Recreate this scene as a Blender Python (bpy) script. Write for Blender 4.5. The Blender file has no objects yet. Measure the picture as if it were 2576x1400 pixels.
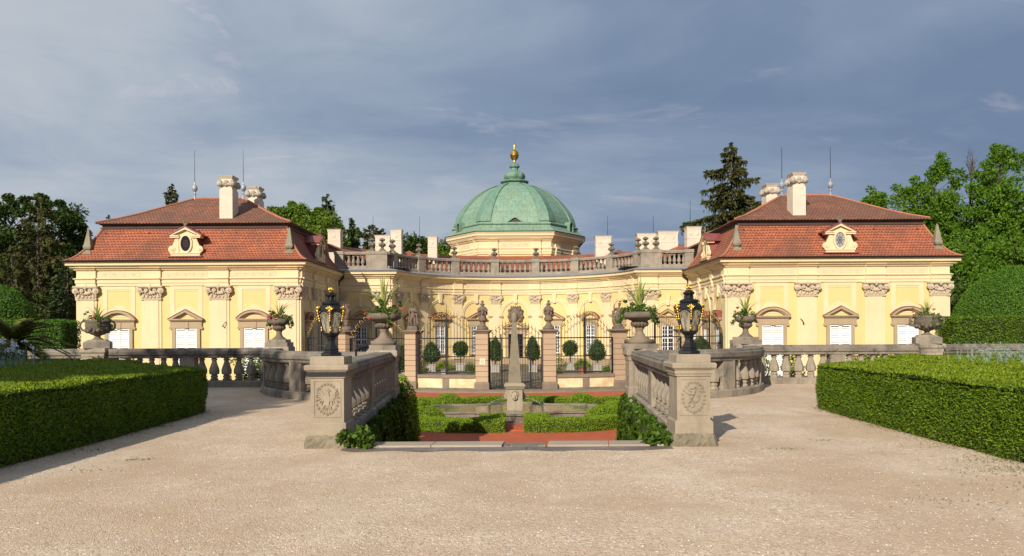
import bpy, math, random
import numpy as np
from mathutils import Vector, Matrix
PI = math.pi
scene = bpy.context.scene
COL = scene.collection
rng = np.random.default_rng(7)
random.seed(11)

# ------------------------------------------------------------------ camera
EYE = 1.6
F = 2000.0
ROLL = 0.0056
cam_d = bpy.data.cameras.new('camera'); cam = bpy.data.objects.new('camera', cam_d); COL.objects.link(cam)
cam_d.sensor_width = 36; cam_d.lens = 36 * F / 2576
cam_d.shift_x = -(1294 - 1288) / 2576; cam_d.shift_y = (833 - 700) / 2576
cam_d.clip_end = 5000; cam_d.clip_start = 0.1
cam.matrix_world = Matrix.Translation((0, 0, EYE)) @ Matrix.Rotation(PI / 2, 4, 'X') @ Matrix.Rotation(-ROLL, 4, 'Z')
scene.camera = cam

# ------------------------------------------------------------------ materials
def new_mat(name):
    m = bpy.data.materials.new(name); m.use_nodes = True
    nt = m.node_tree
    b = nt.nodes['Principled BSDF']
    return m, nt, b
class NT:
    def __init__(s, nt): s.nt = nt
    def n(s, t, **kw):
        nd = s.nt.nodes.new(t)
        for k, v in kw.items():
            if k.startswith('i_'):
                nd.inputs[k[2:].replace('_', ' ')].default_value = v
            else: setattr(nd, k, v)
        return nd
    def l(s, a, b): s.nt.links.new(a, b)
    def math(s, op, a, b=None, c=None):
        nd = s.nt.nodes.new('ShaderNodeMath'); nd.operation = op
        for i, x in enumerate((a, b, c)):
            if x is None: continue
            if isinstance(x, (int, float)): nd.inputs[i].default_value = x
            else: s.l(x, nd.inputs[i])
        return nd.outputs[0]
    def mix(s, f, a, b, mode='MIX'):
        nd = s.nt.nodes.new('ShaderNodeMix'); nd.data_type = 'RGBA'; nd.blend_type = mode
        for idx, x in ((0, f), (6, a), (7, b)):
            if isinstance(x, (int, float)): nd.inputs[idx].default_value = x
            elif isinstance(x, tuple): nd.inputs[idx].default_value = (*x[:3], 1)
            else: s.l(x, nd.inputs[idx])
        return nd.outputs[2]
    def noise(s, vec, scale, detail=4, rough=.6, dist=0):
        nd = s.nt.nodes.new('ShaderNodeTexNoise')
        nd.inputs['Scale'].default_value = scale; nd.inputs['Detail'].default_value = detail
        nd.inputs['Roughness'].default_value = rough; nd.inputs['Distortion'].default_value = dist
        if vec is not None: s.l(vec, nd.inputs['Vector'])
        return nd.outputs[0]
    def ramp(s, f, stops):
        nd = s.nt.nodes.new('ShaderNodeValToRGB')
        els = nd.color_ramp.elements
        while len(els) < len(stops): els.new(0.5)
        for e, (p, c) in zip(els, stops):
            e.position = p; e.color = (*c, 1) if isinstance(c, tuple) else (c, c, c, 1)
        s.l(f, nd.inputs[0]); return nd.outputs[0]
    def coord(s, which='Object'):
        return s.nt.nodes.new('ShaderNodeTexCoord').outputs[which]
    def vscale(s, vec, sc):
        nd = s.nt.nodes.new('ShaderNodeMapping'); nd.inputs['Scale'].default_value = sc
        s.l(vec, nd.inputs['Vector']); return nd.outputs[0]
    def bump(s, h, strength, dist, bsdf):
        nd = s.nt.nodes.new('ShaderNodeBump'); nd.inputs['Strength'].default_value = strength
        nd.inputs['Distance'].default_value = dist
        s.l(h, nd.inputs['Height']); s.l(nd.outputs[0], bsdf.inputs['Normal'])

def worn(name, base, dark, rough=.85, big=.6, fine=14, amt=.5, speck=None, bump=.25, bd=.01, lichen=None, streak=0.0):
    """rough mineral surface with stains and grain of its own"""
    m, nt, b = new_mat(name); t = NT(nt)
    P = t.coord()
    n1 = t.noise(P, big, 5, .65)
    f1 = t.ramp(n1, [(.38, 0.0), (.68, 1.0)])
    c = t.mix(t.math('MULTIPLY', f1, amt), base, dark)
    n2 = t.noise(P, fine, 6, .7)
    c = t.mix(t.ramp(n2, [(.3, .35), (.7, 0.0)]), c, tuple(x * .6 for x in base))
    if streak:
        n4 = t.noise(t.vscale(P, (5, 5, .5)), 1.3, 5, .7)
        c = t.mix(t.math('MULTIPLY', t.ramp(n4, [(.5, 0.0), (.72, 1.0)]), streak), c, dark)
    if speck:
        n3 = t.noise(P, 3.2, 6, .75)
        c = t.mix(t.ramp(n3, [(.56, 0.0), (.66, .85)]), c, speck)
    if lichen:
        n5 = t.noise(P, 5.0, 6, .8)
        c = t.mix(t.ramp(n5, [(.6, 0.0), (.68, .7)]), c, lichen)
    t.l(c, b.inputs['Base Color']); b.inputs['Roughness'].default_value = rough
    t.bump(n2, bump, bd, b)
    return m

def leaf_mat(name, c1, c2, c3=None, trans=.25, rough=.55, patch=.8):
    m, nt, b = new_mat(name); t = NT(nt)
    g = t.n('ShaderNodeNewGeometry')
    r = g.outputs['Random Per Island']
    c = t.mix(r, c1, c2)
    n = t.noise(t.coord(), patch, 3, .6)
    c = t.mix(t.ramp(n, [(.4, 0.0), (.65, .6)]), c, c3 or c2)
    t.l(c, b.inputs['Base Color']); b.inputs['Roughness'].default_value = rough
    b.inputs['Specular IOR Level'].default_value = .25
    tr = t.n('ShaderNodeBsdfTranslucent'); t.l(c, tr.inputs['Color'])
    mx = t.n('ShaderNodeMixShader'); mx.inputs[0].default_value = trans
    out = nt.nodes['Material Output']
    t.l(b.outputs[0], mx.inputs[1]); t.l(tr.outputs[0], mx.inputs[2]); t.l(mx.outputs[0], out.inputs['Surface'])
    return m

def plain(name, col, rough=.6, metal=0, var=.15, scale=6):
    m, nt, b = new_mat(name); t = NT(nt)
    n = t.noise(t.coord(), scale, 4, .6)
    c = t.mix(t.math('MULTIPLY', n, var * 2), col, tuple(x * .55 for x in col))
    t.l(c, b.inputs['Base Color']); b.inputs['Roughness'].default_value = rough; b.inputs['Metallic'].default_value = metal
    return m

def tile_mat(name, cols, w=.19, h=.185, moss=(.12, .1, .06), mossamt=.5):
    """scalloped beaver-tail tiles in UV metres"""
    m, nt, b = new_mat(name); t = NT(nt)
    uv = t.n('ShaderNodeUVMap').outputs[0]
    sp = t.n('ShaderNodeSeparateXYZ'); t.l(uv, sp.inputs[0])
    u = t.math('DIVIDE', sp.outputs[0], w); v = t.math('DIVIDE', sp.outputs[1], h)
    wob = t.noise(t.coord(), 1.2, 3, .6)
    v = t.math('ADD', v, t.math('MULTIPLY', wob, .7))
    row = t.math('FLOOR', v); fv = t.math('SUBTRACT', v, row)
    uo = t.math('ADD', u, t.math('MULTIPLY', t.math('MODULO', row, 2.0), .5))
    cell = t.math('FLOOR', uo); fu = t.math('SUBTRACT', t.math('SUBTRACT', uo, cell), .5)
    # tail edge : round bottom
    arc = t.math('MULTIPLY', t.math('MULTIPLY', fu, fu), 1.9)      # 0 centre .47 at sides
    e = t.math('SUBTRACT', fv, arc)                                # <0 : the gap below the rounded tail
    edge = t.ramp(e, [(0.0, 0.0), (.13, .75), (.3, 1.0)])
    wn = t.n('ShaderNodeTexWhiteNoise'); wn.noise_dimensions = '2D'
    cb = t.n('ShaderNodeCombineXYZ'); t.l(cell, cb.inputs[0]); t.l(row, cb.inputs[1]); t.l(cb.outputs[0], wn.inputs['Vector'])
    big = t.noise(t.coord(), .55, 5, .65)
    c = t.ramp(wn.outputs['Value'], [(0.0, cols[0]), (.45, cols[1]), (.8, cols[2]), (1.0, cols[3])])
    c = t.mix(t.math('MULTIPLY', t.ramp(big, [(.42, 0.0), (.66, 1.0)]), mossamt), c, moss)
    fine = t.noise(t.coord(), 9, 5, .7)
    c = t.mix(t.ramp(fine, [(.35, .35), (.62, 0.0)]), c, tuple(x * .45 for x in cols[0]))
    c = t.mix(edge, tuple(x * .3 for x in cols[0]), c)
    t.l(c, b.inputs['Base Color']); b.inputs['Roughness'].default_value = .85
    hgt = t.math('ADD', t.math('MULTIPLY', edge, .7), t.math('MULTIPLY', t.math('SUBTRACT', 1.0, fv), .5))
    t.bump(hgt, .8, .05, b)
    return m

M = {}
M['yellow'] = worn('yellow_stucco', (.74, .58, .25), (.64, .475, .19), big=.5, fine=22, amt=.5, bump=.15, bd=.005, streak=.22)
M['cream'] = worn('cream_stucco', (.79, .635, .385), (.64, .49, .29), big=.6, fine=18, amt=.5, bump=.15, bd=.005, streak=.35)
M['frieze'] = worn('frieze_stucco', (.73, .57, .36), (.62, .48, .31), big=1.5, fine=10, amt=.5, bump=.5, bd=.02)
M['carved'] = worn('carved_pale_stone', (.62, .50, .35), (.36, .285, .2), big=3.0, fine=12, amt=.55, bump=.5, bd=.02)
M['sandstone'] = worn('brown_sandstone', (.45, .33, .205), (.34, .25, .16), big=1.4, fine=16, amt=.6, bump=.25)
M['balstone'] = worn('grey_balustrade_stone', (.39, .32, .235), (.12, .104, .084), big=1.1, fine=13, amt=.85, speck=(.07, .065, .055), bump=.4, bd=.012, streak=.6, lichen=(.4, .36, .28))
M['rail'] = worn('weathered_coping_stone', (.26, .22, .17), (.06, .055, .048), big=1.6, fine=18, amt=.8, speck=(.05, .048, .042), bump=.6, bd=.02, streak=.3, lichen=(.3, .3, .25))
M['pier'] = worn('carved_pier_stone', (.385, .315, .225), (.16, .13, .095), big=1.8, fine=16, amt=.5, bump=.35, bd=.01, lichen=(.33, .28, .15), streak=.45)
M['mossy'] = worn('mossy_foundation_stone', (.27, .225, .155), (.10, .09, .05), big=2.6, fine=14, amt=.9, bump=.9, bd=.03, speck=(.08, .072, .045), lichen=(.24, .2, .09))
M['urn'] = worn('dark_urn_stone', (.18, .145, .10), (.065, .055, .042), big=3.2, fine=20, amt=.8, bump=.6, bd=.02, lichen=(.2, .2, .12))
M['statue'] = worn('statue_stone', (.20, .145, .105), (.085, .062, .048), big=4, fine=18, amt=.75, bump=.6, bd=.02)
M['gatestone'] = worn('pink_sandstone_block', (.475, .345, .22), (.37, .26, .165), big=1.5, fine=15, amt=.5, bump=.2)
M['gatecap'] = worn('grey_brown_sandstone', (.25, .19, .135), (.13, .1, .075), big=2, fine=15, amt=.6, bump=.3)
M['plaster'] = worn('peeling_plaster', (.80, .68, .42), (.52, .33, .16), big=1.8, fine=9, amt=.75, bump=.5, bd=.02, speck=(.6, .38, .18))
M['obelisk'] = worn('pitted_obelisk_stone', (.26, .215, .145), (.15, .125, .085), big=1.6, fine=30, amt=.6, bump=.6, bd=.02, speck=(.16, .13, .09))
M['roofob'] = worn('roof_obelisk_stone', (.27, .25, .17), (.14, .13, .09), big=2.4, fine=16, amt=.7, bump=.4)
M['chimney'] = worn('pale_chimney_plaster', (.70, .60, .47), (.5, .42, .34), big=1.3, fine=10, amt=.45, bump=.2, streak=.3)
M['chimcap'] = worn('chimney_cap_stone', (.50, .43, .34), (.2, .17, .13), big=3, fine=12, amt=.7, bump=.6, bd=.03)
M['parapet'] = worn('parapet_stone', (.36, .30, .225), (.12, .1, .085), big=1.6, fine=8, amt=.7, bump=.4, streak=.5)
M['pinecone'] = worn('lichened_finial_stone', (.2, .17, .115), (.1, .085, .06), big=5, fine=22, amt=.8, bump=.8, bd=.03)
M['tile'] = tile_mat('orange_beaver_tiles', [(.36, .10, .046), (.42, .122, .056), (.455, .145, .068), (.29, .09, .054)], moss=(.18, .08, .05), mossamt=.85)
M['tileold'] = tile_mat('mossy_brown_tiles', [(.22, .085, .05), (.29, .11, .06), (.34, .14, .075), (.16, .08, .05)], moss=(.12, .085, .05), mossamt=.75)
M['ridge'] = worn('ridge_tile_clay', (.46, .17, .09), (.25, .12, .08), big=2, fine=12, amt=.6)
M['darkwood'] = worn('dark_eave_wood', (.085, .05, .04), (.04, .025, .02), big=2, fine=10, amt=.5)
M['gutter'] = plain('dark_gutter_metal', (.035, .03, .028), .5, .3)
M['redmetal'] = worn('red_painted_sheet', (.24, .055, .045), (.32, .16, .14), big=3, fine=10, amt=.4, rough=.5)
M['lead'] = plain('grey_lead_flashing', (.38, .40, .44), .45, .3, .3, 3)
M['white'] = plain('white_painted_wood', (.84, .84, .83), .5, 0, .06)
M['iron'] = plain('black_wrought_iron', (.018, .018, .02), .45, .4)
M['gold'] = plain('gilded_metal', (.80, .50, .11), .34, 1.0, .35, 30)
M['hedgecore'] = plain('hedge_core', (.02, .036, .007), .9)
M['bark'] = worn('tree_bark', (.10, .075, .055), (.05, .038, .03), big=3, fine=12, amt=.7, bump=.8, bd=.03)
M['leadpot'] = worn('pale_planter_concrete', (.48, .44, .38), (.24, .22, .19), big=3, fine=14, amt=.6)
M['terracotta'] = plain('terracotta', (.42, .14, .07), .8)
M['soil'] = plain('soil', (.05, .035, .022), .95)
M['petal_red'] = plain('red_geranium_petal', (.75, .03, .025), .6, 0, .1)
M['petal_pink'] = plain('pink_geranium_petal', (.62, .08, .18), .6, 0, .1)
M['petal_white'] = plain('white_flower_petal', (.75, .76, .8), .7, 0, .1)
M['leaf_yew'] = leaf_mat('yew_hedge_leaf', (.05, .105, .005), (.18, .28, .012), (.075, .14, .007), .25, .5, 2.2)
M['leaf_yewtop'] = leaf_mat('yew_hedge_new_leaf', (.13, .19, .008), (.25, .33, .014), (.16, .22, .01), .25, .5, .8)
M['leaf_box'] = leaf_mat('box_hedge_leaf', (.12, .21, .007), (.27, .38, .016), (.17, .26, .01), .25, .5, 1.5)
M['leaf_top'] = leaf_mat('topiary_leaf', (.06, .14, .01), (.12, .25, .016), (.075, .17, .011), .25, .55, .7)
M['leaf_bay'] = leaf_mat('bay_leaf', (.018, .045, .007), (.06, .11, .018), None, .15, .45, 3)
M['leaf_ivy'] = leaf_mat('ivy_leaf', (.035, .075, .008), (.11, .18, .018), (.05, .1, .01), .25, .4, 2)
M['leaf_pot'] = leaf_mat('geranium_leaf', (.03, .075, .01), (.1, .17, .025), (.13, .17, .03), .25, .45, 6)
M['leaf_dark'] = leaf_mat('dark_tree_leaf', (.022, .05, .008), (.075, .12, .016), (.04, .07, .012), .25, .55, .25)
M['leaf_brown'] = leaf_mat('arborvitae_leaf', (.04, .05, .01), (.10, .09, .02), (.05, .06, .012), .2, .6, .5)
M['leaf_mid'] = leaf_mat('bright_tree_leaf', (.07, .14, .012), (.18, .28, .022), (.11, .17, .016), .3, .55, .3)
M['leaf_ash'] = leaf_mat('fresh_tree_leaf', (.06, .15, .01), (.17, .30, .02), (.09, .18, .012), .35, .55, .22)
M['leaf_spruce'] = leaf_mat('spruce_needles', (.028, .036, .01), (.10, .095, .022), (.045, .05, .012), .1, .65, .8)
M['leaf_con'] = leaf_mat('conifer_needles', (.02, .045, .012), (.06, .09, .022), None, .15, .65, .8)
M['leaf_silver'] = leaf_mat('silver_stem_leaf', (.20, .27, .20), (.34, .42, .34), None, .3, .6, 3)
M['leaf_palm'] = leaf_mat('cycad_frond', (.07, .09, .012), (.24, .23, .035), (.13, .14, .018), .25, .4, 2)
M['leaf_spike'] = leaf_mat('spike_leaf', (.26, .32, .07), (.5, .52, .18), None, .3, .4, 5)
M['litter'] = leaf_mat('dry_leaf_litter', (.09, .06, .03), (.2, .13, .06), None, .05, .8, 5)
M['grass'] = leaf_mat('grass_blade', (.05, .1, .015), (.12, .17, .04), None, .3, .6, 3)

def glass_mat(name, col, rough=.05, spec=.6):
    m, nt, b = new_mat(name)
    b.inputs['Base Color'].default_value = (*col, 1); b.inputs['Roughness'].default_value = rough
    b.inputs['Specular IOR Level'].default_value = spec
    return m
M['glass'] = glass_mat('dark_window_glass', (.012, .012, .016), .06)
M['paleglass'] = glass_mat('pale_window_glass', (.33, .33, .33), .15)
def lantern_glass():
    m, nt, b = new_mat('streaked_lantern_glass'); t = NT(nt)
    P = t.coord()
    n = t.noise(t.vscale(P, (6, 6, 1.6)), 3.5, 5, .65, .6)
    c = t.mix(t.ramp(n, [(.42, 0.0), (.62, 1.0)]), (.42, .38, .29), (.09, .08, .055))
    t.l(c, b.inputs['Base Color']); b.inputs['Roughness'].default_value = .12
    tr = t.n('ShaderNodeBsdfTransparent'); mx = t.n('ShaderNodeMixShader'); mx.inputs[0].default_value = .28
    t.l(b.outputs[0], mx.inputs[1]); t.l(tr.outputs[0], mx.inputs[2]); t.l(mx.outputs[0], nt.nodes['Material Output'].inputs['Surface'])
    return m
M['lglass'] = lantern_glass()
def copper_mat():
    m, nt, b = new_mat('green_copper_sheet'); t = NT(nt)
    uv = t.n('ShaderNodeUVMap').outputs[0]
    br = t.n('ShaderNodeTexBrick'); t.l(uv, br.inputs['Vector'])
    br.inputs['Scale'].default_value = 1; br.inputs['Brick Width'].default_value = .62; br.inputs['Row Height'].default_value = .62
    br.inputs['Mortar Size'].default_value = .012; br.inputs['Color1'].default_value = (.145, .25, .18, 1)
    br.inputs['Color2'].default_value = (.19, .32, .235, 1); br.inputs['Mortar'].default_value = (.07, .13, .09, 1)
    br.inputs['Bias'].default_value = .1; br.inputs['Mortar Smooth'].default_value = .3
    P = t.coord()
    n = t.noise(P, .9, 6, .7)
    c = t.mix(t.ramp(n, [(.42, 0.0), (.66, .5)]), br.outputs['Color'], (.23, .28, .14))
    n2 = t.noise(t.vscale(P, (4, 4, .35)), 1.6, 5, .7)
    c = t.mix(t.ramp(n2, [(.48, 0.0), (.66, .75)]), c, (.10, .16, .11))
    n3 = t.noise(P, 5, 5, .7)
    c = t.mix(t.ramp(n3, [(.3, .35), (.55, 0.0)]), c, (.30, .46, .34))
    t.l(c, b.inputs['Base Color']); b.inputs['Roughness'].default_value = .6
    t.bump(br.outputs['Fac'], -.5, .02, b)
    return m
M['copper'] = copper_mat()
M['copperplain'] = worn('green_copper_trim', (.16, .29, .205), (.08, .12, .08), big=2.2, fine=9, amt=.65, rough=.6, bump=.2, streak=.4)

def gravel_mat(name, base, dark, lightc, patch, fine1=70, sc=1.0):
    m, nt, b = new_mat(name); t = NT(nt)
    P = t.coord()
    v = t.n('ShaderNodeTexVoronoi'); t.l(P, v.inputs['Vector']); v.inputs['Scale'].default_value = fine1
    sp = t.n('ShaderNodeSeparateColor'); t.l(v.outputs['Color'], sp.inputs[0])
    c = t.ramp(sp.outputs[0], [(0.0, dark), (.3, base), (.75, base), (1.0, lightc)])
    v2 = t.n('ShaderNodeTexVoronoi'); t.l(P, v2.inputs['Vector']); v2.inputs['Scale'].default_value = fine1 * .37
    sp2 = t.n('ShaderNodeSeparateColor'); t.l(v2.outputs['Color'], sp2.inputs[0])
    c = t.mix(t.ramp(sp2.outputs[1], [(.0, .5), (.2, 0.0)]), c, dark)
    c = t.mix(t.ramp(sp2.outputs[2], [(.88, 0.0), (.98, .8)]), c, lightc)
    n = t.noise(P, .38, 6, .65, .4)
    c = t.mix(t.ramp(n, [(.42, .0), (.6, .85)]), c, patch)
    n6 = t.noise(t.vscale(P, (1, .45, 1)), .8, 5, .6)
    c = t.mix(t.ramp(n6, [(.52, .0), (.7, .4)]), c, lightc)
    n2 = t.noise(P, 2.2, 5, .7)
    c = t.mix(t.ramp(n2, [(.35, .28), (.6, 0.0)]), c, tuple(x * .55 for x in base))
    t.l(c, b.inputs['Base Color']); b.inputs['Roughness'].default_value = .95
    h = t.math('ADD', t.math('MULTIPLY', v.outputs['Distance'], -1.0), t.math('MULTIPLY', v2.outputs['Distance'], -.8))
    h = t.math('ADD', h, t.math('MULTIPLY', n2, .5))
    t.bump(h, .65, .01, b)
    return m
M['gravel'] = gravel_mat('pale_gravel', (.66, .495, .34), (.32, .23, .15), (.80, .675, .53), (.52, .37, .235), 85)
M['red'] = gravel_mat('red_brick_grit', (.47, .10, .032), (.36, .07, .025), (.56, .17, .07), (.42, .085, .03), 60)
def cobble():
    m, nt, b = new_mat('mossy_cobbles'); t = NT(nt)
    P = t.coord()
    v = t.n('ShaderNodeTexVoronoi'); t.l(P, v.inputs['Vector']); v.inputs['Scale'].default_value = 5
    sp = t.n('ShaderNodeSeparateColor'); t.l(v.outputs['Color'], sp.inputs[0])
    c = t.ramp(sp.outputs[0], [(0.0, (.16, .12, .085)), (1.0, (.33, .26, .18))])
    c = t.mix(t.ramp(v.outputs['Distance'], [(.45, 0.0), (.7, 1.0)]), c, (.06, .055, .03))
    n = t.noise(P, .7, 5, .6)
    c = t.mix(t.ramp(n, [(.45, 0.0), (.62, .8)]), c, (.10, .10, .045))
    t.l(c, b.inputs['Base Color']); b.inputs['Roughness'].default_value = .9
    t.bump(t.math('MULTIPLY', v.outputs['Distance'], -1.0), .7, .04, b)
    return m
M['cobble'] = cobble()
M['lawn'] = worn('rough_lawn', (.06, .10, .02), (.10, .11, .035), rough=.95, big=.4, fine=30, amt=.7, bump=1, bd=.04)
def water_mat():
    m, nt, b = new_mat('murky_pool_water'); t = NT(nt)
    b.inputs['Base Color'].default_value = (.10, .10, .035, 1); b.inputs['Roughness'].default_value = .02
    b.inputs['Specular IOR Level'].default_value = .9
    n = t.noise(t.vscale(t.coord(), (1, 1.6, 1)), 7, 3, .5)
    t.bump(n, .25, .03, b)
    return m
M['water'] = water_mat()
def jet_mat():
    m, nt, b = new_mat('water_jet')
    b.inputs['Base Color'].default_value = (.85, .9, .92, 1); b.inputs['Roughness'].default_value = .1
    b.inputs['Transmission Weight'].default_value = .7; b.inputs['IOR'].default_value = 1.33
    return m
M['jet'] = jet_mat()
def damp():
    return worn('damp_stone_strip', (.21, .165, .13), (.12, .10, .095), rough=.6, big=1.3, fine=12, amt=.9, speck=(.34, .28, .21), bump=.4)
M['damp'] = damp()
M['kerb'] = worn('pale_kerb_stone', (.40, .33, .25), (.24, .195, .15), big=1.0, fine=16, amt=.5, bump=.2, speck=(.38, .31, .24))
M['sign'] = plain('cream_plaque', (.72, .66, .46), .5, 0, .05)
M['ink'] = plain('dark_lettering', (.12, .08, .05), .7)

# ------------------------------------------------------------------ mesh builder
def ident(u, w, z): return (u, w, z)
class MB:
    def __init__(s, fmap=None):
        s.V = []; s.F = []; s.U = []; s.f = fmap
    def add(s, vs, fs, uvs=None):
        o = len(s.V); f = s.f
        s.V += [f(*v) for v in vs] if f else [tuple(v) for v in vs]
        for i, a in enumerate(fs):
            s.F.append(tuple(o + k for k in a))
            s.U.append(uvs[i] if uvs else None)
    def box(s, x0, x1, y0, y1, z0, z1, n=1):
        if x0 > x1: x0, x1 = x1, x0
        if y0 > y1: y0, y1 = y1, y0
        vs = []; fs = []
        for i in range(n + 1):
            x = x0 + (x1 - x0) * i / n
            vs += [(x, y0, z0), (x, y1, z0), (x, y1, z1), (x, y0, z1)]
        fs.append((0, 3, 2, 1)); e = 4 * n; fs.append((e, e + 1, e + 2, e + 3))
        for i in range(n):
            a = 4 * i; b = a + 4
            for k in range(4): fs.append((a + k, a + (k + 1) % 4, b + (k + 1) % 4, b + k))
        s.add(vs, fs); return s
    def taper(s, cx, cy, z0, z1, hx0, hy0, hx1, hy1, rot=0):
        c, sn = math.cos(rot), math.sin(rot)
        vs = []
        for z, hx, hy in ((z0, hx0, hy0), (z1, hx1, hy1)):
            for a, b in ((-1, -1), (1, -1), (1, 1), (-1, 1)):
                x, y = a * hx, b * hy
                vs.append((cx + x * c - y * sn, cy + x * sn + y * c, z))
        s.add(vs, [(3, 2, 1, 0), (4, 5, 6, 7)] + [(k, (k + 1) % 4, 4 + (k + 1) % 4, 4 + k) for k in range(4)]); return s
    def stack(s, cx, cy, prof, rot=0):
        """rectangular mouldings : prof = [(hx, hy, z)...]"""
        c, sn = math.cos(rot), math.sin(rot); vs = []; fs = []
        for hx, hy, z in prof:
            for a, b in ((-1, -1), (1, -1), (1, 1), (-1, 1)):
                x, y = a * hx, b * hy
                vs.append((cx + x * c - y * sn, cy + x * sn + y * c, z))
        n = len(prof)
        for i in range(n - 1):
            for k in range(4): fs.append((4 * i + k, 4 * i + (k + 1) % 4, 4 * i + 4 + (k + 1) % 4, 4 * i + 4 + k))
        fs.append((3, 2, 1, 0)); e = 4 * (n - 1); fs.append((e, e + 1, e + 2, e + 3))
        s.add(vs, fs); return s
    def lathe(s, cx, cy, prof, n=16, z0=0, sx=1, sy=1, ph=0, flute=0, fn=0):
        vs = []; fs = []
        for r, z in prof:
            for k in range(n):
                a = ph + 2 * PI * k / n
                rr = r * (1 + (flute * math.cos(fn * a) if fn else 0))
                vs.append((cx + rr * sx * math.cos(a), cy + rr * sy * math.sin(a), z0 + z))
        m = len(prof)
        for i in range(m - 1):
            for k in range(n): fs.append((i * n + k, i * n + (k + 1) % n, (i + 1) * n + (k + 1) % n, (i + 1) * n + k))
        fs.append(tuple(range(n - 1, -1, -1))); fs.append(tuple((m - 1) * n + k for k in range(n)))
        s.add(vs, fs); return s
    def disc(s, cu, cz, r, w0, w1, n=12, ru=None):
        """short cylinder whose axis points out of the wall (w)"""
        ru = ru or r
        vs = [(cu + ru * math.cos(2 * PI * k / n), w, cz + r * math.sin(2 * PI * k / n)) for w in (w0, w1) for k in range(n)]
        fs = [tuple(range(n)), tuple(range(2 * n - 1, n - 1, -1))] + [(k, (k + 1) % n, n + (k + 1) % n, n + k) for k in range(n)]
        s.add(vs, fs); return s
    def ball(s, cx, cy, cz, rx, ry=None, rz=None, n=8, m=5):
        ry = ry or rx; rz = rz or rx
        vs = [(cx, cy, cz - rz)]; fs = []
        for i in range(1, m):
            t = PI * i / m
            for k in range(n):
                a = 2 * PI * k / n
                vs.append((cx + rx * math.sin(t) * math.cos(a), cy + ry * math.sin(t) * math.sin(a), cz - rz * math.cos(t)))
        vs.append((cx, cy, cz + rz)); L = len(vs) - 1
        for k in range(n):
            fs.append((0, 1 + (k + 1) % n, 1 + k)); fs.append((L, 1 + (m - 2) * n + k, 1 + (m - 2) * n + (k + 1) % n))
            for i in range(m - 2):
                a = 1 + i * n; fs.append((a + k, a + (k + 1) % n, a + n + (k + 1) % n, a + n + k))
        s.add(vs, fs); return s
    def tube(s, pts, r, n=6, r2=None):
        r2 = r if r2 is None else r2
        P = [Vector(p) for p in pts]; vs = []; fs = []; m = len(P)
        up = Vector((0, 0, 1)); prev = None
        for i, p in enumerate(P):
            d = (P[min(i + 1, m - 1)] - P[max(i - 1, 0)])
            if d.length < 1e-9: d = Vector((0, 0, 1))
            d.normalize()
            a = d.cross(up if abs(d.z) < .95 else Vector((1, 0, 0)))
            if prev is not None:
                a = prev - d * prev.dot(d)
            a.normalize(); prev = a; b = d.cross(a)
            rr = r + (r2 - r) * i / max(1, m - 1)
            for k in range(n):
                t = 2 * PI * k / n
                vs.append(tuple(p + a * math.cos(t) * rr + b * math.sin(t) * rr))
        for i in range(m - 1):
            for k in range(n): fs.append((i * n + k, i * n + (k + 1) % n, (i + 1) * n + (k + 1) % n, (i + 1) * n + k))
        fs.append(tuple(range(n - 1, -1, -1))); fs.append(tuple((m - 1) * n + k for k in range(n)))
        s.add(vs, fs); return s
    def prism(s, poly, w0, w1):
        """polygon in (u,z) thickened from w0 to w1"""
        n = len(poly)
        vs = [(u, w0, z) for u, z in poly] + [(u, w1, z) for u, z in poly]
        s.add(vs, [tuple(range(n)), tuple(range(2 * n - 1, n - 1, -1))] + [(k, (k + 1) % n, n + (k + 1) % n, n + k) for k in range(n)]); return s
    def band(s, A, B, w0, w1):
        """strip between two (u,z) polylines, thickened"""
        n = len(A)
        vs = [(u, w0, z) for u, z in A] + [(u, w0, z) for u, z in B] + [(u, w1, z) for u, z in A] + [(u, w1, z) for u, z in B]
        fs = []
        for i in range(n - 1):
            j = i + 1
            fs += [(i, j, n + j, n + i), (2 * n + i, 3 * n + i, 3 * n + j, 2 * n + j), (i, 2 * n + i, 2 * n + j, j), (n + i, n + j, 3 * n + j, 3 * n + i)]
        e = n - 1
        fs += [(0, n, 3 * n, 2 * n), (e, 2 * n + e, 3 * n + e, n + e)]
        s.add(vs, fs); return s
    def profx(s, u0, u1, prof, n=1, extra=0):
        """profile [(w,z)] closed loop extruded along u"""
        m = len(prof); vs = []; fs = []
        for i in range(n + 1):
            u = u0 + (u1 - u0) * i / n
            vs += [(u, w + (extra if w > -.02 else 0), z) for w, z in prof]
        for i in range(n):
            for k in range(m): fs.append((i * m + k, i * m + (k + 1) % m, (i + 1) * m + (k + 1) % m, (i + 1) * m + k))
        fs.append(tuple(range(m - 1, -1, -1))); fs.append(tuple(n * m + k for k in range(m)))
        s.add(vs, fs); return s
    def sweep(s, path, prof, closed=False, pclosed=True, cap=True, v0=0, split=None):
        """prof [(offset to the right-hand normal, z)] swept along a 2-D path with mitres"""
        P = [Vector((p[0], p[1])) for p in path]; n = len(P); N = []
        for i in range(n):
            a = P[i] - P[i - 1] if (i > 0 or closed) else None
            b = P[(i + 1) % n] - P[i] if (i < n - 1 or closed) else None
            da = a.normalized() if a is not None and a.length > 1e-9 else None
            db = b.normalized() if b is not None and b.length > 1e-9 else None
            if da is None: da = db
            if db is None: db = da
            na = Vector((da.y, -da.x)); nb = Vector((db.y, -db.x))
            m = (na + nb); m = m / max(.2, (1 + na.dot(nb)))
            N.append(m)
        vs = []; k = len(prof)
        for i in range(n):
            for o, z in prof: q = P[i] + N[i] * o; vs.append((q.x, q.y, z))
        L = [0.0]
        for i in range(1, n + 1): L.append(L[-1] + (P[i % n] - P[i - 1]).length)
        S = [v0]
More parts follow.
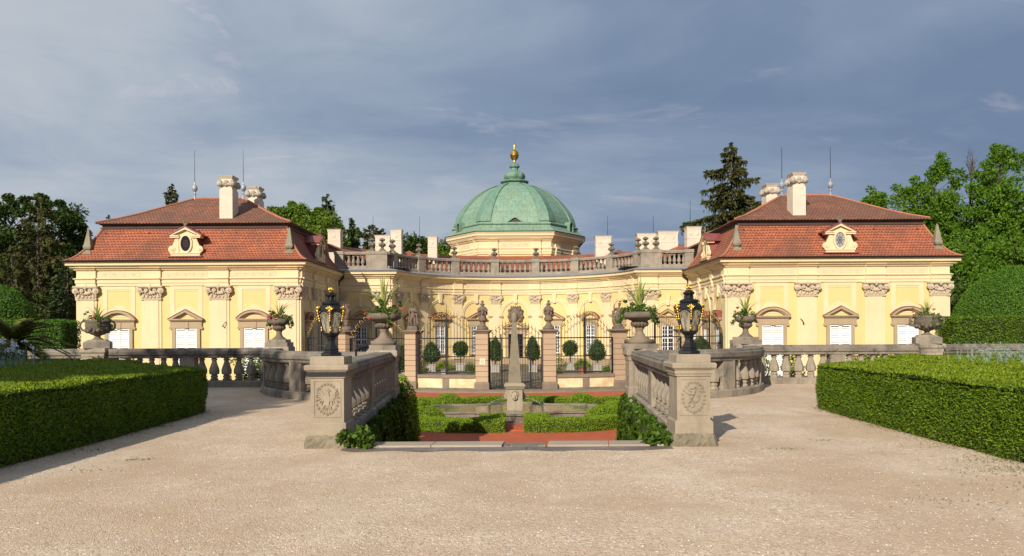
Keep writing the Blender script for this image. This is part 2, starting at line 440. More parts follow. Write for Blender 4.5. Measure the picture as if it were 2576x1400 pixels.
        for j in range(1, k + 1): S.append(S[-1] + math.hypot(prof[j % k][0] - prof[j - 1][0], prof[j % k][1] - prof[j - 1][1]))
        fs = []; us = []
        for i in range(n if closed else n - 1):
            i2 = (i + 1) % n
            for j in range(k if pclosed else k - 1):
                j2 = (j + 1) % k
                fs.append((i * k + j, i2 * k + j, i2 * k + j2, i * k + j2))
                # u measured along the face so tiles keep their width on hips
                t = (P[i2] - P[i]).normalized()
                def uu(q): return q.dot(t)
                pa, pb = P[i] + N[i] * prof[j][0], P[i2] + N[i2] * prof[j][0]
                pc, pd = P[i2] + N[i2] * prof[j2][0], P[i] + N[i] * prof[j2][0]
                us.append([(uu(pa), S[j]), (uu(pb), S[j]), (uu(pc), S[j + 1]), (uu(pd), S[j + 1])])
        if cap and not closed and pclosed:
            fs.append(tuple(range(k - 1, -1, -1))); us.append(None)
            fs.append(tuple((n - 1) * k + q for q in range(k))); us.append(None)
        s.add(vs, fs, us); return s
    def build(s, name, mat, parent=None, smooth=False, mats=None):
        me = bpy.data.meshes.new(name)
        ox = parent['_o'].to_list() if parent is not None else [0.0, 0.0, 0.0]
        V = [(a - ox[0], b - ox[1], c - ox[2]) for a, b, c in s.V]
        me.from_pydata(V, [], s.F)
        if any(u is not None for u in s.U):
            uvl = me.uv_layers.new(name='UVMap').data; k = 0
            for f, u in zip(s.F, s.U):
                for q in range(len(f)):
                    if u is not None: uvl[k].uv = u[q]
                    k += 1
        import bmesh
        bm = bmesh.new(); bm.from_mesh(me); bmesh.ops.recalc_face_normals(bm, faces=bm.faces); bm.to_mesh(me); bm.free()
        if smooth: me.shade_smooth()
        me.materials.append(M[mat] if isinstance(mat, str) else mat)
        o = bpy.data.objects.new(name, me); COL.objects.link(o)
        o['_o'] = ox
        if parent is not None: o.parent = parent
        return o

def tag(o, label=None, cat=None, group=None, kind=None):
    if label: o['label'] = label
    if cat: o['category'] = cat
    if group: o['group'] = group
    if kind: o['kind'] = kind
    return o
def thing(name, label, cat, loc=(0, 0, 0), group=None):
    o = bpy.data.objects.new(name, None); COL.objects.link(o); o.location = loc; o.empty_display_size = .3
    o['_o'] = [float(q) for q in loc]
    return tag(o, label, cat, group)
def local_thing(name, label, cat, group=None):
    return thing(name, label, cat, (0, 0, 0), group)
def copy_tree(o, parent=None):
    c = o.copy(); COL.objects.link(c)
    if parent is not None: c.parent = parent
    for ch in [x for x in bpy.data.objects if x.parent == o]: copy_tree(ch, c)
    return c
def place(o, loc, rz=0, sc=1):
    o.location = loc; o.rotation_euler = (0, 0, rz); o.scale = (sc, sc, sc) if not isinstance(sc, tuple) else sc
    return o
def struct(name, mb, mat):
    return tag(mb.build(name, mat), name.replace('_', ' '), None, None, 'structure')

# ------------------------------------------------------------------ foliage
def tri_sample(mb, n, r, region=None):
    """area weighted random points with normals on an MB surface"""
    V = np.array(mb.V); T = []
    for f in mb.F:
        for k in range(1, len(f) - 1): T.append((f[0], f[k], f[k + 1]))
    T = np.array(T); a, b, c = V[T[:, 0]], V[T[:, 1]], V[T[:, 2]]
    N = np.cross(b - a, c - a); A = np.linalg.norm(N, axis=1)
    idx = r.choice(len(T), size=n, p=A / A.sum())
    u = r.random((n, 1)); v = r.random((n, 1)); m = (u + v) > 1
    u = np.where(m, 1 - u, u); v = np.where(m, 1 - v, v)
    P = a[idx] + (b - a)[idx] * u + (c - a)[idx] * v
    return P, N[idx] / np.maximum(A[idx], 1e-9)[:, None]
def area(mb):
    V = np.array(mb.V); s = 0
    for f in mb.F:
        for k in range(1, len(f) - 1):
            s += np.linalg.norm(np.cross(V[f[k]] - V[f[0]], V[f[k + 1]] - V[f[0]])) / 2
    return s
def leaves(name, P, D, L, Wd, mat, parent=None, r=None, Nn=None):
    """one mesh of small pointed leaves; P base points, D leaf directions"""
    r = r or rng; n = len(P)
    D = D / np.maximum(np.linalg.norm(D, axis=1), 1e-9)[:, None]
    S = np.cross(D, r.normal(size=(n, 3)) * (1 if Nn is None else .45) + (0 if Nn is None else Nn)); S /= np.maximum(np.linalg.norm(S, axis=1), 1e-9)[:, None]
    N = np.cross(D, S)
    l = (L * (.7 + .6 * r.random(n)))[:, None]; w = (Wd * (.7 + .6 * r.random(n)))[:, None]
    V = np.empty((n, 4, 3))
    V[:, 0] = P - D * l * .35; V[:, 1] = P + S * w * .5 + N * w * .12
    V[:, 2] = P + D * l * .65; V[:, 3] = P - S * w * .5 + N * w * .12
    ox = np.array([float(q) for q in parent['_o'].to_list()]) if parent is not None else np.zeros(3)
    V = V.reshape(-1, 3) - ox
    me = bpy.data.meshes.new(name); me.vertices.add(4 * n); me.vertices.foreach_set('co', V.astype(np.float32).ravel())
    me.loops.add(4 * n); me.loops.foreach_set('vertex_index', np.arange(4 * n, dtype=np.int32))
    me.polygons.add(n); me.polygons.foreach_set('loop_start', np.arange(0, 4 * n, 4, dtype=np.int32))
    me.update(calc_edges=True)
    me.materials.append(M[mat])
    o = bpy.data.objects.new(name, me); COL.objects.link(o); o['_o'] = [float(q) for q in ox]
    if parent is not None: o.parent = parent
    return o
def clad(name, mb, parent, dens, L, Wd, mat, depth=.03, out=.6, r=None, lump=0):
    """clothe a core surface with leaves"""
    r = r or rng; n = int(area(mb) * dens)
    P, N = tri_sample(mb, n, r)
    D = N * out * .6 + r.normal(size=(n, 3)) * .6
    if lump:
        q = np.sin(P[:, 0] * 5.1 + P[:, 2] * 3) * np.sin(P[:, 1] * 4.3 + P[:, 2] * 4.7) + .5 * np.sin(P[:, 0] * 11 + 1) * np.sin(P[:, 1] * 12.7 + P[:, 2] * 9)
        P = P + N * (q * lump)[:, None]
    P = P + N * (r.random((n, 1)) - .4) * depth * 2
    return leaves(name, P, D, L, Wd, mat, parent, r, N)
def clump_leaves(C, R, per, r, squash=.75):
    """leaf points around clump centres, more at the shell"""
    n = len(C) * per
    d = r.normal(size=(n, 3)); d /= np.linalg.norm(d, axis=1)[:, None]
    rad = r.random(n) ** .45
    base = np.repeat(C, per, axis=0); rr = np.repeat(R, per)
    P = base + d * (rad * rr)[:, None] * np.array([1, 1, squash])
    D = d + r.normal(size=(n, 3)) * .7 + np.array([0, 0, -.2])
    return P, D

def tree(name, label, loc, crown, mat, seed, nclump=60, per=110, L=.34, W=.2, trunk_r=.25, cr=.9, group=None, cat='tree', holes=True, tops=()):
    """crown: list of ellipsoids (dx,dy,z,rx,ry,rz); loc on ground"""
    r = np.random.default_rng(seed)
    t = thing(name, label, cat, loc, group)
    x0, y0, z0 = loc
    vol = np.array([e[3] * e[4] * e[5] for e in crown]); vol = vol / vol.sum()
    C = []; R = []
    k = 0
    while len(C) < nclump and k < 20000:
        k += 1
        e = crown[r.choice(len(crown), p=vol)]
        d = r.normal(size=3); d /= np.linalg.norm(d); rad = r.random() ** .3 * .92
        p = np.array([x0 + e[0], y0 + e[1], e[2]]) + d * rad * np.array(e[3:6])
        rr = cr * (.6 + .7 * r.random())
        if C and min(np.linalg.norm(np.array(C) - p, axis=1)) < rr * .55: continue
        C.append(p); R.append(rr)
    for q in tops: C.append(np.array(q[:3], float)); R.append(q[3])
    C = np.array(C); R = np.array(R)
    P, D = clump_leaves(C, R, per, r)
    leaves('crown', P, D, L, W, mat, t, r)
    mb = MB()
    ztop = max(e[2] + e[5] * .7 for e in crown)
    tp = [(x0, y0, z0 - .2), (x0 + .1, y0, z0 + (ztop - z0) * .3), (x0 + r.normal() * .2, y0 + .1, z0 + (ztop - z0) * .6), (x0 + r.normal() * .3, y0, ztop)]
    mb.tube(tp, trunk_r, 8, trunk_r * .2)
    lb = mb
    for c in C[::2]:
        zz = min(max(z0 + (ztop - z0) * .25, c[2] - 1.2 - .35 * math.hypot(c[0] - x0, c[1] - y0)), ztop * .9)
        f = (zz - z0) / (ztop - z0)
        lb.tube([(x0 + .1 * f, y0, zz), ((x0 + c[0]) / 2, (y0 + c[1]) / 2, (zz + c[2]) / 2 + .25), tuple(c)], trunk_r * .28 * (1 - f * .6), 5, .015)
    lb.build('trunk', 'bark', t, True)
    return t

def conifer(name, label, loc, h, rad, seed, mat='leaf_spruce', z_first=1.0, tiers=26, per=7, L=.34, W=.13, droop=.25, group=None, power=.85, dens=26, bare=.12):
    r = np.random.default_rng(seed)
    t = thing(name, label, 'tree', loc, group); x0, y0, z0 = loc
    Ps = []; Ds = []; bb = MB()
    for i in range(tiers):
        f = i / (tiers - 1.0)
        z = z0 + z_first + (h - z_first) * f
        R = rad * (1 - f) ** power * (.82 + .3 * r.random()) + .12
        nb = max(4, int(per * (1 - f * .45)))
        for k in range(nb):
            a = 2 * PI * (k + r.random() * .8) / nb + i * 1.3
            rl = R * (.5 + .75 * r.random() ** .8)
            zb = z + r.normal() * (h - z_first) / tiers * .45
            d = np.array([math.cos(a), math.sin(a), 0]); dr = droop * (.5 + r.random())
            m = max(8, int(dens * rl))
            s = bare + (1 - bare) * r.random(m) ** .75
            lift = .4 * (f - .1) + r.normal() * .08
            zz = zb + rl * s * lift - dr * rl * s * s + .12 * rl * np.maximum(s - .8, 0) * 3
            side = np.array([-math.sin(a), math.cos(a), 0])
            wd = (r.random(m) - .5) * rl * .5 * (1.1 - s)
            p = np.array([x0, y0, 0]) + d * (rl * s)[:, None] + side * wd[:, None]
            hang = r.exponential(.13, m) * (1 + .12 * rl)
            p[:, 2] = zz - hang + .03
            Ps.append(p)
            Ds.append(d * (1 - np.minimum(hang * 2, .8))[:, None] + side * (wd / (rl * .3 + .1))[:, None] + np.array([0, 0, -.25]) - np.array([0, 0, 1.5]) * hang[:, None] + r.normal(size=(m, 3)) * .3)
            if rl > .6:
                bb.tube([(x0, y0, zb), (x0 + d[0] * rl * .5, y0 + d[1] * rl * .5, zb + rl * .5 * lift - dr * rl * .25), (x0 + d[0] * rl * .9, y0 + d[1] * rl * .9, zb + rl * .9 * lift - dr * rl * .8)], .012 * rl + .015, 4, .008)
    leaves('crown', np.concatenate(Ps), np.concatenate(Ds), L, W, mat, t, r)
    bb.tube([(x0, y0, z0 - .2), (x0, y0, z0 + h * .5), (x0, y0, z0 + h)], min(rad, 4.5) * .06 + .08, 8, .02).build('trunk', 'bark', t, True)
    return t

# ------------------------------------------------------------------ facade pieces (u along wall, w out of wall, z up)
def capital(par, fm, uc, w, z0, z1, seed=0, wb=.1):
    """composite capital: volutes, mask, festoon, leaves; u centre uc, full width w"""
    r = random.Random(seed); h = z1 - z0; b = MB(fm); hw = w / 2; s = w / 1.3
    b.box(uc - hw * .82, uc + hw * .82, -.01, wb + .06, z0 - .02, z0 + .05)
    b.prism([(uc - hw * .76, z0 + .05), (uc + hw * .76, z0 + .05), (uc + hw * .86, z0 + h * .8), (uc - hw * .86, z0 + h * .8)], -.01, wb + .04)
    b.box(uc - hw * .98, uc + hw * .98, -.01, wb + .22 * s, z1 - h * .13, z1 - .005)
    b.box(uc - hw * .90, uc + hw * .90, -.01, wb + .16 * s, z1 - h * .2, z1 - h * .13)
    rv = h * .23
    for q in (-1, 1):
        cu = uc + q * (hw - rv * .75); cz = z1 - h * .2 - rv * .75
        b.disc(cu, cz, rv, wb, wb + .17 * s, 12)
        b.disc(cu, cz, rv * .62, wb + .17 * s, wb + .2 * s, 10)
        b.ball(cu, wb + .2 * s, cz, rv * .3, n=6, m=4)
        cu2 = uc + q * hw * .33; b.disc(cu2, cz + .02, rv * .62, wb, wb + .13 * s, 10); b.ball(cu2, wb + .14 * s, cz + .02, rv * .22, n=6, m=4)
        b.ball(cu, wb + .06, cz - rv * 1.3, rv * .35, rv * .35, rv * .6, 6, 4)
    b.ball(uc, wb + .14 * s, z1 - h * .16, h * .13, h * .12, h * .17, 8, 5)
    b.ball(uc, wb + .1 * s, z1 + h * .02, h * .06, h * .06, h * .1, 6, 4)
    for k in range(9):
        t = k / 8.0; cu = uc + (t - .5) * 2 * (hw - rv * 1.2); dz = math.sin(PI * t)
        b.ball(cu, wb + .13 * s, z1 - h * (.38 + .27 * dz), h * .085, h * .09, h * .08, 6, 4)
    for row, zz in ((0, .14), (1, .27)):
        m = 5 - row
        for k in range(m):
            cu = uc + (k - (m - 1) / 2) * hw * 1.5 / m + r.uniform(-.01, .01)
            b.ball(cu, wb + .06, z0 + h * zz, hw * .13, .06, h * .12, 6, 4)
    return b.build('capital', 'carved', par)

def pilaster(par, fm, uc, w, zb, zc0, zc1, seed=0, out=.09, flank=True, capw=None, lower=None):
    b = MB(fm); hw = w / 2
    if flank: b.box(uc - hw, uc + hw, -.01, out * .55, zb, zc0)
    b.box(uc - hw * (.74 if flank else 1), uc + hw * (.74 if flank else 1), -.01, out, zb, zc0)
    b.box(uc - hw * 1.03, uc + hw * 1.03, -.01, out + .04, zc0 - .06, zc0 - .02)
    b.box(uc - hw * 1.06, uc + hw * 1.06, -.01, out + .06, zb, zb + .3)
    o = b.build('pilaster', 'cream', par)
    capital(o, fm, uc, capw or w * 1.24, zc0, zc1, seed, out)
    return o

ENT = [(-.05, 4.26), (.07, 4.26), (.07, 4.40), (.11, 4.42), (.11, 4.59), (.19, 4.65), (.19, 4.69), (.05, 4.72), (.05, 5.11), (.15, 5.15),
       (.19, 5.22), (.30, 5.27), (.33, 5.34), (.47, 5.40), (.47, 5.51), (.54, 5.58), (-.05, 5.58)]
ENTR = ENT[:11] + [(.28, 5.26), (-.05, 5.26)]
def shift(prof, dz): return [(w, z + dz) for w, z in prof]

def scrolls(b, u0, u1, zc, h, w):
    """raised acanthus scrollwork on a frieze panel"""
    L = u1 - u0; n = max(2, int(round(L / (h * 1.9)))); st = L / n
    for i in range(n):
        c = u0 + st * (i + .5); q = 1 if i % 2 else -1
        A = []; B = []
        for k in range(15):
            t = k / 14.0; a = PI * (1 - t * 2.6) * (1); R = h * .42 * (1 - t * .62)
            uu = c + R * math.cos(a) * 1.0; zz = zc + q * R * math.sin(a)
            th = .018 + .014 * (1 - t)
            A.append((uu - th * math.cos(a), zz - q * th * math.sin(a))); B.append((uu + th * math.cos(a), zz + q * th * math.sin(a)))
        b.band(A, B, w, w + .014)
        b.ball(c, w + .0, zc, h * .1, .018, h * .1, 6, 4)
        b.ball(c + st * .5, w, zc - q * h * .12, h * .13, .016, h * .07, 6, 4)

def pediment(par, fm, uc, hw, z0, z1, kind, mat='sandstone'):
    """z0 underside of the slab, z1 apex"""
    b = MB(fm); sl = .075
    b.box(uc - hw, uc + hw, -.01, .26, z0 + .03, z0 + .03 + sl); b.box(uc - hw + .05, uc + hw - .05, -.01, .2, z0 - .03, z0 + .03)
    zb = z0 + .03 + sl; th = .13
    if kind == 'tri':
        A = [(uc - hw, zb), (uc, z1), (uc + hw, zb)]; B = [(uc - hw + th * 2.1, zb), (uc, z1 - th * 1.15), (uc + hw - th * 2.1, zb)]
        A2 = [(uc - hw - .03, zb), (uc, z1 + .03), (uc + hw + .03, zb)]; 
    else:
        H = z1 - zb; R = (hw * hw + H * H) / (2 * H); a0 = math.asin(min(1, hw / R)); A = []; B = []; A2 = []
        for k in range(15):
            a = -a0 + 2 * a0 * k / 14
            A.append((uc + R * math.sin(a), z1 - R + R * math.cos(a)))
            A2.append((uc + (R + .03) * math.sin(a), z1 - R + (R + .03) * math.cos(a)))
            B.append((uc + (R - th) * math.sin(a) * (1 - .0), max(zb, z1 - R + (R - th) * math.cos(a))))
    b.band(A, B, -.01, .24)
    A3 = [(x, z - .035) for x, z in B]
    b.band(B, [(uc + (x - uc) * .93, max(zb, z - .05)) for x, z in B], -.01, .16)
    o = b.build('pediment', mat, par)
    c = MB(fm); c.band(A2, A, -.01, .27); c.build('flashing', 'redmetal', par)
    return o

def window_unit(par, fm, uc, hw, z0, z1, style, ped=None, pz=(2.3, 2.9), phw=.96, sur=.19, name='window'):
    b = MB(fm)
    b.box(uc - hw - sur, uc - hw, -.01, .11, z0, z1 + .02); b.box(uc + hw, uc + hw + sur, -.01, .11, z0, z1 + .02)
    b.box(uc - hw - sur * 1.55, uc + hw + sur * 1.55, -.01, .12, z1 + .02, pz[0] - .07)
    b.disc(uc - hw - sur * 1.4, z1 + .03, .09, -.01, .115, 8); b.disc(uc + hw + sur * 1.4, z1 + .03, .09, -.01, .115, 8)
    b.prism([(uc - .13, z1), (uc + .13, z1), (uc + .17, pz[0] - .08), (uc - .17, pz[0] - .08)], .1, .15)
    b.box(uc - hw - sur - .04, uc + hw + sur + .04, -.01, .16, z0 - .1, z0)
    o = b.build(name, 'sandstone', par)
    if style == 'shutter':
        MB(fm).box(uc - hw, uc + hw, -.01, .003, z0, z1).build('pane', 'glass', o)  # dark backing sheet, added so the gaps between the slats look shaded
        for q in (-1, 1):
            s = MB(fm); a0 = uc + q * .012; a1 = uc + q * hw; lo, hi = min(a0, a1), max(a0, a1)
            s.box(lo, lo + .06, .01, .06, z0, z1); s.box(hi - .06, hi, .01, .06, z0, z1)
            s.box(lo + .06, hi - .06, .01, .06, z1 - .07, z1); s.box(lo + .06, hi - .06, .01, .06, z0, z0 + .08)
            s.box(lo + .06, hi - .06, .01, .06, z0 + (z1 - z0) * .47, z0 + (z1 - z0) * .47 + .06)
            n = int((z1 - z0) / .105)
            for k in range(n):
                zz = z0 + .1 + (z1 - z0 - .2) * k / n
                s.add([(lo + .06, .015, zz + .078), (hi - .06, .015, zz + .078), (hi - .06, .055, zz + .012), (lo + .06, .055, zz + .012),
                       (lo + .06, .005, zz + .068), (hi - .06, .005, zz + .068), (hi - .06, .045, zz), (lo + .06, .045, zz)],
                      [(0, 1, 2, 3), (7, 6, 5, 4), (0, 3, 7, 4), (1, 5, 6, 2), (3, 2, 6, 7), (0, 4, 5, 1)])
            s.build('shutter', 'white', o)
    else:
        g = MB(fm); g.box(uc - hw, uc + hw, -.01, .02, z0, z1, 2)
        g.build('pane', 'glass', o)
        w = MB(fm); fr = .05
        mat = 'white' if style == 'glazed' else 'darkwood'
        for x in (-hw, hw - fr): w.box(uc + x, uc + x + fr, .02, .08, z0, z1)
        w.box(uc - .035, uc + .035, .02, .085, z0, z1)
        for zz in (z0, z1 - fr): w.box(uc - hw + fr, uc + hw - fr, .021, .079, zz, zz + fr)
        zt = z0 + (z1 - z0) * .62; w.box(uc - hw + fr, uc + hw - fr, .02, .09, zt, zt + .07)
        for q in (-1, 1): w.box(uc + q * hw * .5 - .014, uc + q * hw * .5 + .014, .021, .06, z0, z1)
        for k in range(1, 5): zz = z0 + (zt - z0) * k / 5; w.box(uc - hw + fr, uc + hw - fr, .022, .058, zz - .013, zz + .013)
        for k in range(1, 3): zz = zt + (z1 - zt) * k / 3; w.box(uc - hw + fr, uc + hw - fr, .022, .058, zz - .013, zz + .013)
        w.build('glazing_bars', mat, o)
    if ped: pediment(o, fm, uc, phw, pz[0], pz[1], ped)
    return o

def arch_bay(par, fm, uc, ped, style='glazed', R=1.24, zc=2.78, zb=-1.0, hw=.4, wz=(-.1, 2.0), narrow=1.0, pz=(2.45, 3.0), phw=.84):
    R *= narrow
    def arc(r): return [(uc + r * math.cos(PI - PI * k / 20), zc + r * math.sin(PI - PI * k / 20)) for k in range(21)]
    b = MB(fm)
    b.band(arc(R), arc(R - .1), -.01, .09); b.band(arc(R - .1), arc(R - .22), -.01, .06)
    for q in (-1, 1):
        b.box(uc + q * (R - .22), uc + q * R, -.01, .06, zb, zc - .12)
    b.prism([(uc - .1, zc + R - .3), (uc + .1, zc + R - .3), (uc + .16, zc + R + .4), (uc - .16, zc + R + .4)], -.01, .15)
    for q in (-1, 1):
        o = uc + q * (R + .1)
        b.prism([(o, zc + R + .2), (o - q * .5, zc + R + .2), (o, zc + R - .35)], -.01, .03)
    b.build('archivolt', 'cream', par)
    c = MB(fm)
    for q in (-1, 1):
        c.box(uc + q * (R - .26), uc + q * (R + .05), -.01, .13, zc - .12, zc + .0); c.box(uc + q * (R - .24), uc + q * (R + .03), -.01, .10, zc - .18, zc - .12)
    c.build('impost', 'sandstone', par)
    window_unit(par, fm, uc, hw, wz[0], wz[1], style, ped, pz, phw, sur=.17, name='door' if style == 'door' else 'window')

def upper_panel(par, fm, uc):
    b = MB(fm); o, i = .92, .66
    b.box(uc - o, uc - i, -.01, .025, 2.35, 4.25); b.box(uc + i, uc + o, -.01, .025, 2.35, 4.25)
    b.box(uc - i, uc + i, -.01, .025, 4.05, 4.25)
    pts = [(uc - i, 2.5)] + [(uc + (k / 6 - 1) * i, 2.78 + .38 * math.sin(PI * k / 12)) for k in range(13)] + [(uc + i, 2.5)]
    b.prism(pts, -.01, .025)
    b.box(uc - i + .04, uc + i - .04, -.01, .02, 3.96, 4.0)
    b.build('wall_panel', 'cream', par)

def dormer(par, fm, uc, z0=5.96, glass='glass'):
    b = MB(fm)
    b.box(uc - .82, uc + .82, -.5, .14, z0 - .02, z0 + .1); b.box(uc - .86, uc + .86, -.4, .18, z0 + .1, z0 + .16)
    b.box(uc - .62, uc + .62, -.8, .02, z0 + .16, z0 + 1.12)
    b.box(uc - .62, uc - .4, .02, .07, z0 + .16, z0 + 1.0); b.box(uc + .4, uc + .62, .02, .07, z0 + .16, z0 + 1.0)
    for q in (-1, 1):
        b.box(uc + q * .34, uc + q * .86, -.3, .16, z0 + 1.0, z0 + 1.09); b.box(uc + q * .36, uc + q * .9, -.3, .2, z0 + 1.09, z0 + 1.15)
        b.disc(uc + q * .78, z0 + .36, .2, -.05, .1, 14); b.disc(uc + q * .78, z0 + .36, .12, .1, .13, 12); b.disc(uc + q * .78, z0 + .36, .05, .13, .16, 8)
        b.prism([(uc + q * .6, z0 + .16), (uc + q * .9, z0 + .2), (uc + q * .74, z0 + .62), (uc + q * .6, z0 + .95)], -.05, .06)
    b.band([(uc - .92, z0 + 1.15), (uc, z0 + 1.62), (uc + .92, z0 + 1.15)], [(uc - .72, z0 + 1.15), (uc, z0 + 1.47), (uc + .72, z0 + 1.15)], -.1, .2)
    b.prism([(uc - .7, z0 + 1.1), (uc + .7, z0 + 1.1), (uc, z0 + 1.5)], -.6, .03)
    el = lambda a, c, o=0: [(uc + (a) * math.cos(2 * PI * k / 24), z0 + .68 + (c) * math.sin(2 * PI * k / 24)) for k in range(25)]
    b.band(el(.37, .53), el(.28, .44), .0, .11)
    o = b.build('dormer', 'cream', par)
    MB(fm).disc(uc, z0 + .68, .44, .02, .045, 24, ru=.28).build('pane', glass, o)
    g = MB(fm)
    for k in range(4): a = PI * k / 4; g.tube([(uc - .28 * math.cos(a), .055, z0 + .68 - .44 * math.sin(a)), (uc + .28 * math.cos(a), .055, z0 + .68 + .44 * math.sin(a))], .012, 4)
    g.band(el(.13, .2), el(.105, .17), .04, .06)
    g.build('glazing_bars', 'darkwood', o)
    m = MB(fm)
    m.band([(uc - .98, z0 + 1.16), (uc, z0 + 1.67), (uc + .98, z0 + 1.16)], [(uc - .96, z0 + 1.1), (uc, z0 + 1.61), (uc + .96, z0 + 1.1)], -1.7, .24)
    m.box(uc - .66, uc - .63, -1.1, .0, z0 - .1, z0 + 1.15); m.box(uc + .63, uc + .66, -1.1, .0, z0 - .1, z0 + 1.15)
    m.box(uc - .98, uc + .98, -.1, .28, z0 - .08, z0 - .03)
    m.build('dormer_roof', 'redmetal', o)
    f = MB(fm)
    f.ball(uc, .08, z0 + 1.74, .1, .08, .12, 7, 5); f.ball(uc - .1, .08, z0 + 1.88, .06, .05, .12, 6, 4); f.ball(uc + .1, .08, z0 + 1.88, .06, .05, .12, 6, 4); f.ball(uc, .08, z0 + 1.95, .05, .05, .14, 6, 4)
    f.build('finial', 'pinecone', o)
    return o

def roof_obelisk(par, x, y, z, mat='roofob', h=1.55):
    b = MB()
    b.stack(x, y, [(.24, .24, z - .25), (.24, .24, z + .16), (.2, .2, z + .2), (.1, .1, z + .26), (.1, .1, z + .3), (.19, .19, z + .38), (.225, .225, z + .5), (.21, .21, z + .56), (.19, .19, z + .58), (.04, .04, z + h - .06), (.015, .015, z + h)])
    return b.build('roof_obelisk', mat, par)

def chimney_big(par, cx, cy, hx, hy, z0, z1):
    b = MB()
    b.stack(cx, cy, [(hx, hy, z0), (hx, hy, z1 - .86), (hx * .93, hy * .93, z1 - .83), (hx * .93, hy * .93, z1 - .8), (hx * .86, hy * .86, z1 - .76), (hx * .86, hy * .86, z1 - .2), (hx * 1.0, hy * 1.0, z1 - .12), (hx * 1.04, hy * 1.04, z1 - .06)])
    o = b.build('chimney', 'chimney', par)
    c = MB(); c.stack(cx, cy, [(hx * 1.09, hy * 1.09, z1 - .06), (hx * 1.09, hy * 1.09, z1 - .01), (hx * .7, hy * .7, z1)])
    rr = random.Random(int(abs(cx) * 97))
    for sx in (-1, 1):
        for sy in (-1, 1):
            c.ball(cx + sx * hx * .95, cy + sy * hy * .95, z1 - .5, .2, .2, .17, 8, 6); c.ball(cx + sx * hx * .98, cy + sy * hy * .98, z1 - .36, .12, .12, .12, 7, 5)
    for k in range(5):
        t = k / 4; dz = math.sin(PI * t) * .14
        for sy in (-1, 1): c.ball(cx + (t - .5) * 1.6 * hx, cy + sy * hy * .96, z1 - .42 - dz, .1, .09, .1, 7, 4)
        for sx in (-1, 1): c.ball(cx + sx * hx * .96, cy + (t - .5) * 1.6 * hy, z1 - .42 - dz, .09, .1, .1, 7, 4)
    for sy in (-1, 1): c.ball(cx, cy + sy * hy * .98, z1 - .38, .14, .08, .13, 8, 5)
    c.build('chimney_ornament', 'chimcap', o)
    return o

def rod(par, x, y, z, ztip, ball=True):
    b = MB()
    if ball:
        b.lathe(x, y, [(.09, z - .1), (.09, z + .1), (.05, z + .14), (.05, z + .25), (.1, z + .28), (.05, z + .33), (.05, z + .42), (.11, z + .48), (.17, z + .58), (.18, z + .68), (.13, z + .8), (.05, z + .88), (.04, z + 1.0), (.02, z + 1.05)], 10)
        o = b.build('ridge_finial', 'lead', par)
        MB().tube([(x, y, z + 1), (x, y, ztip)], .022, 5, .012).build('lightning_rod', 'iron', o)
    else:
        MB().tube([(x, y, z), (x, y, ztip)], .022, 5, .012).build('lightning_rod', 'iron', par)

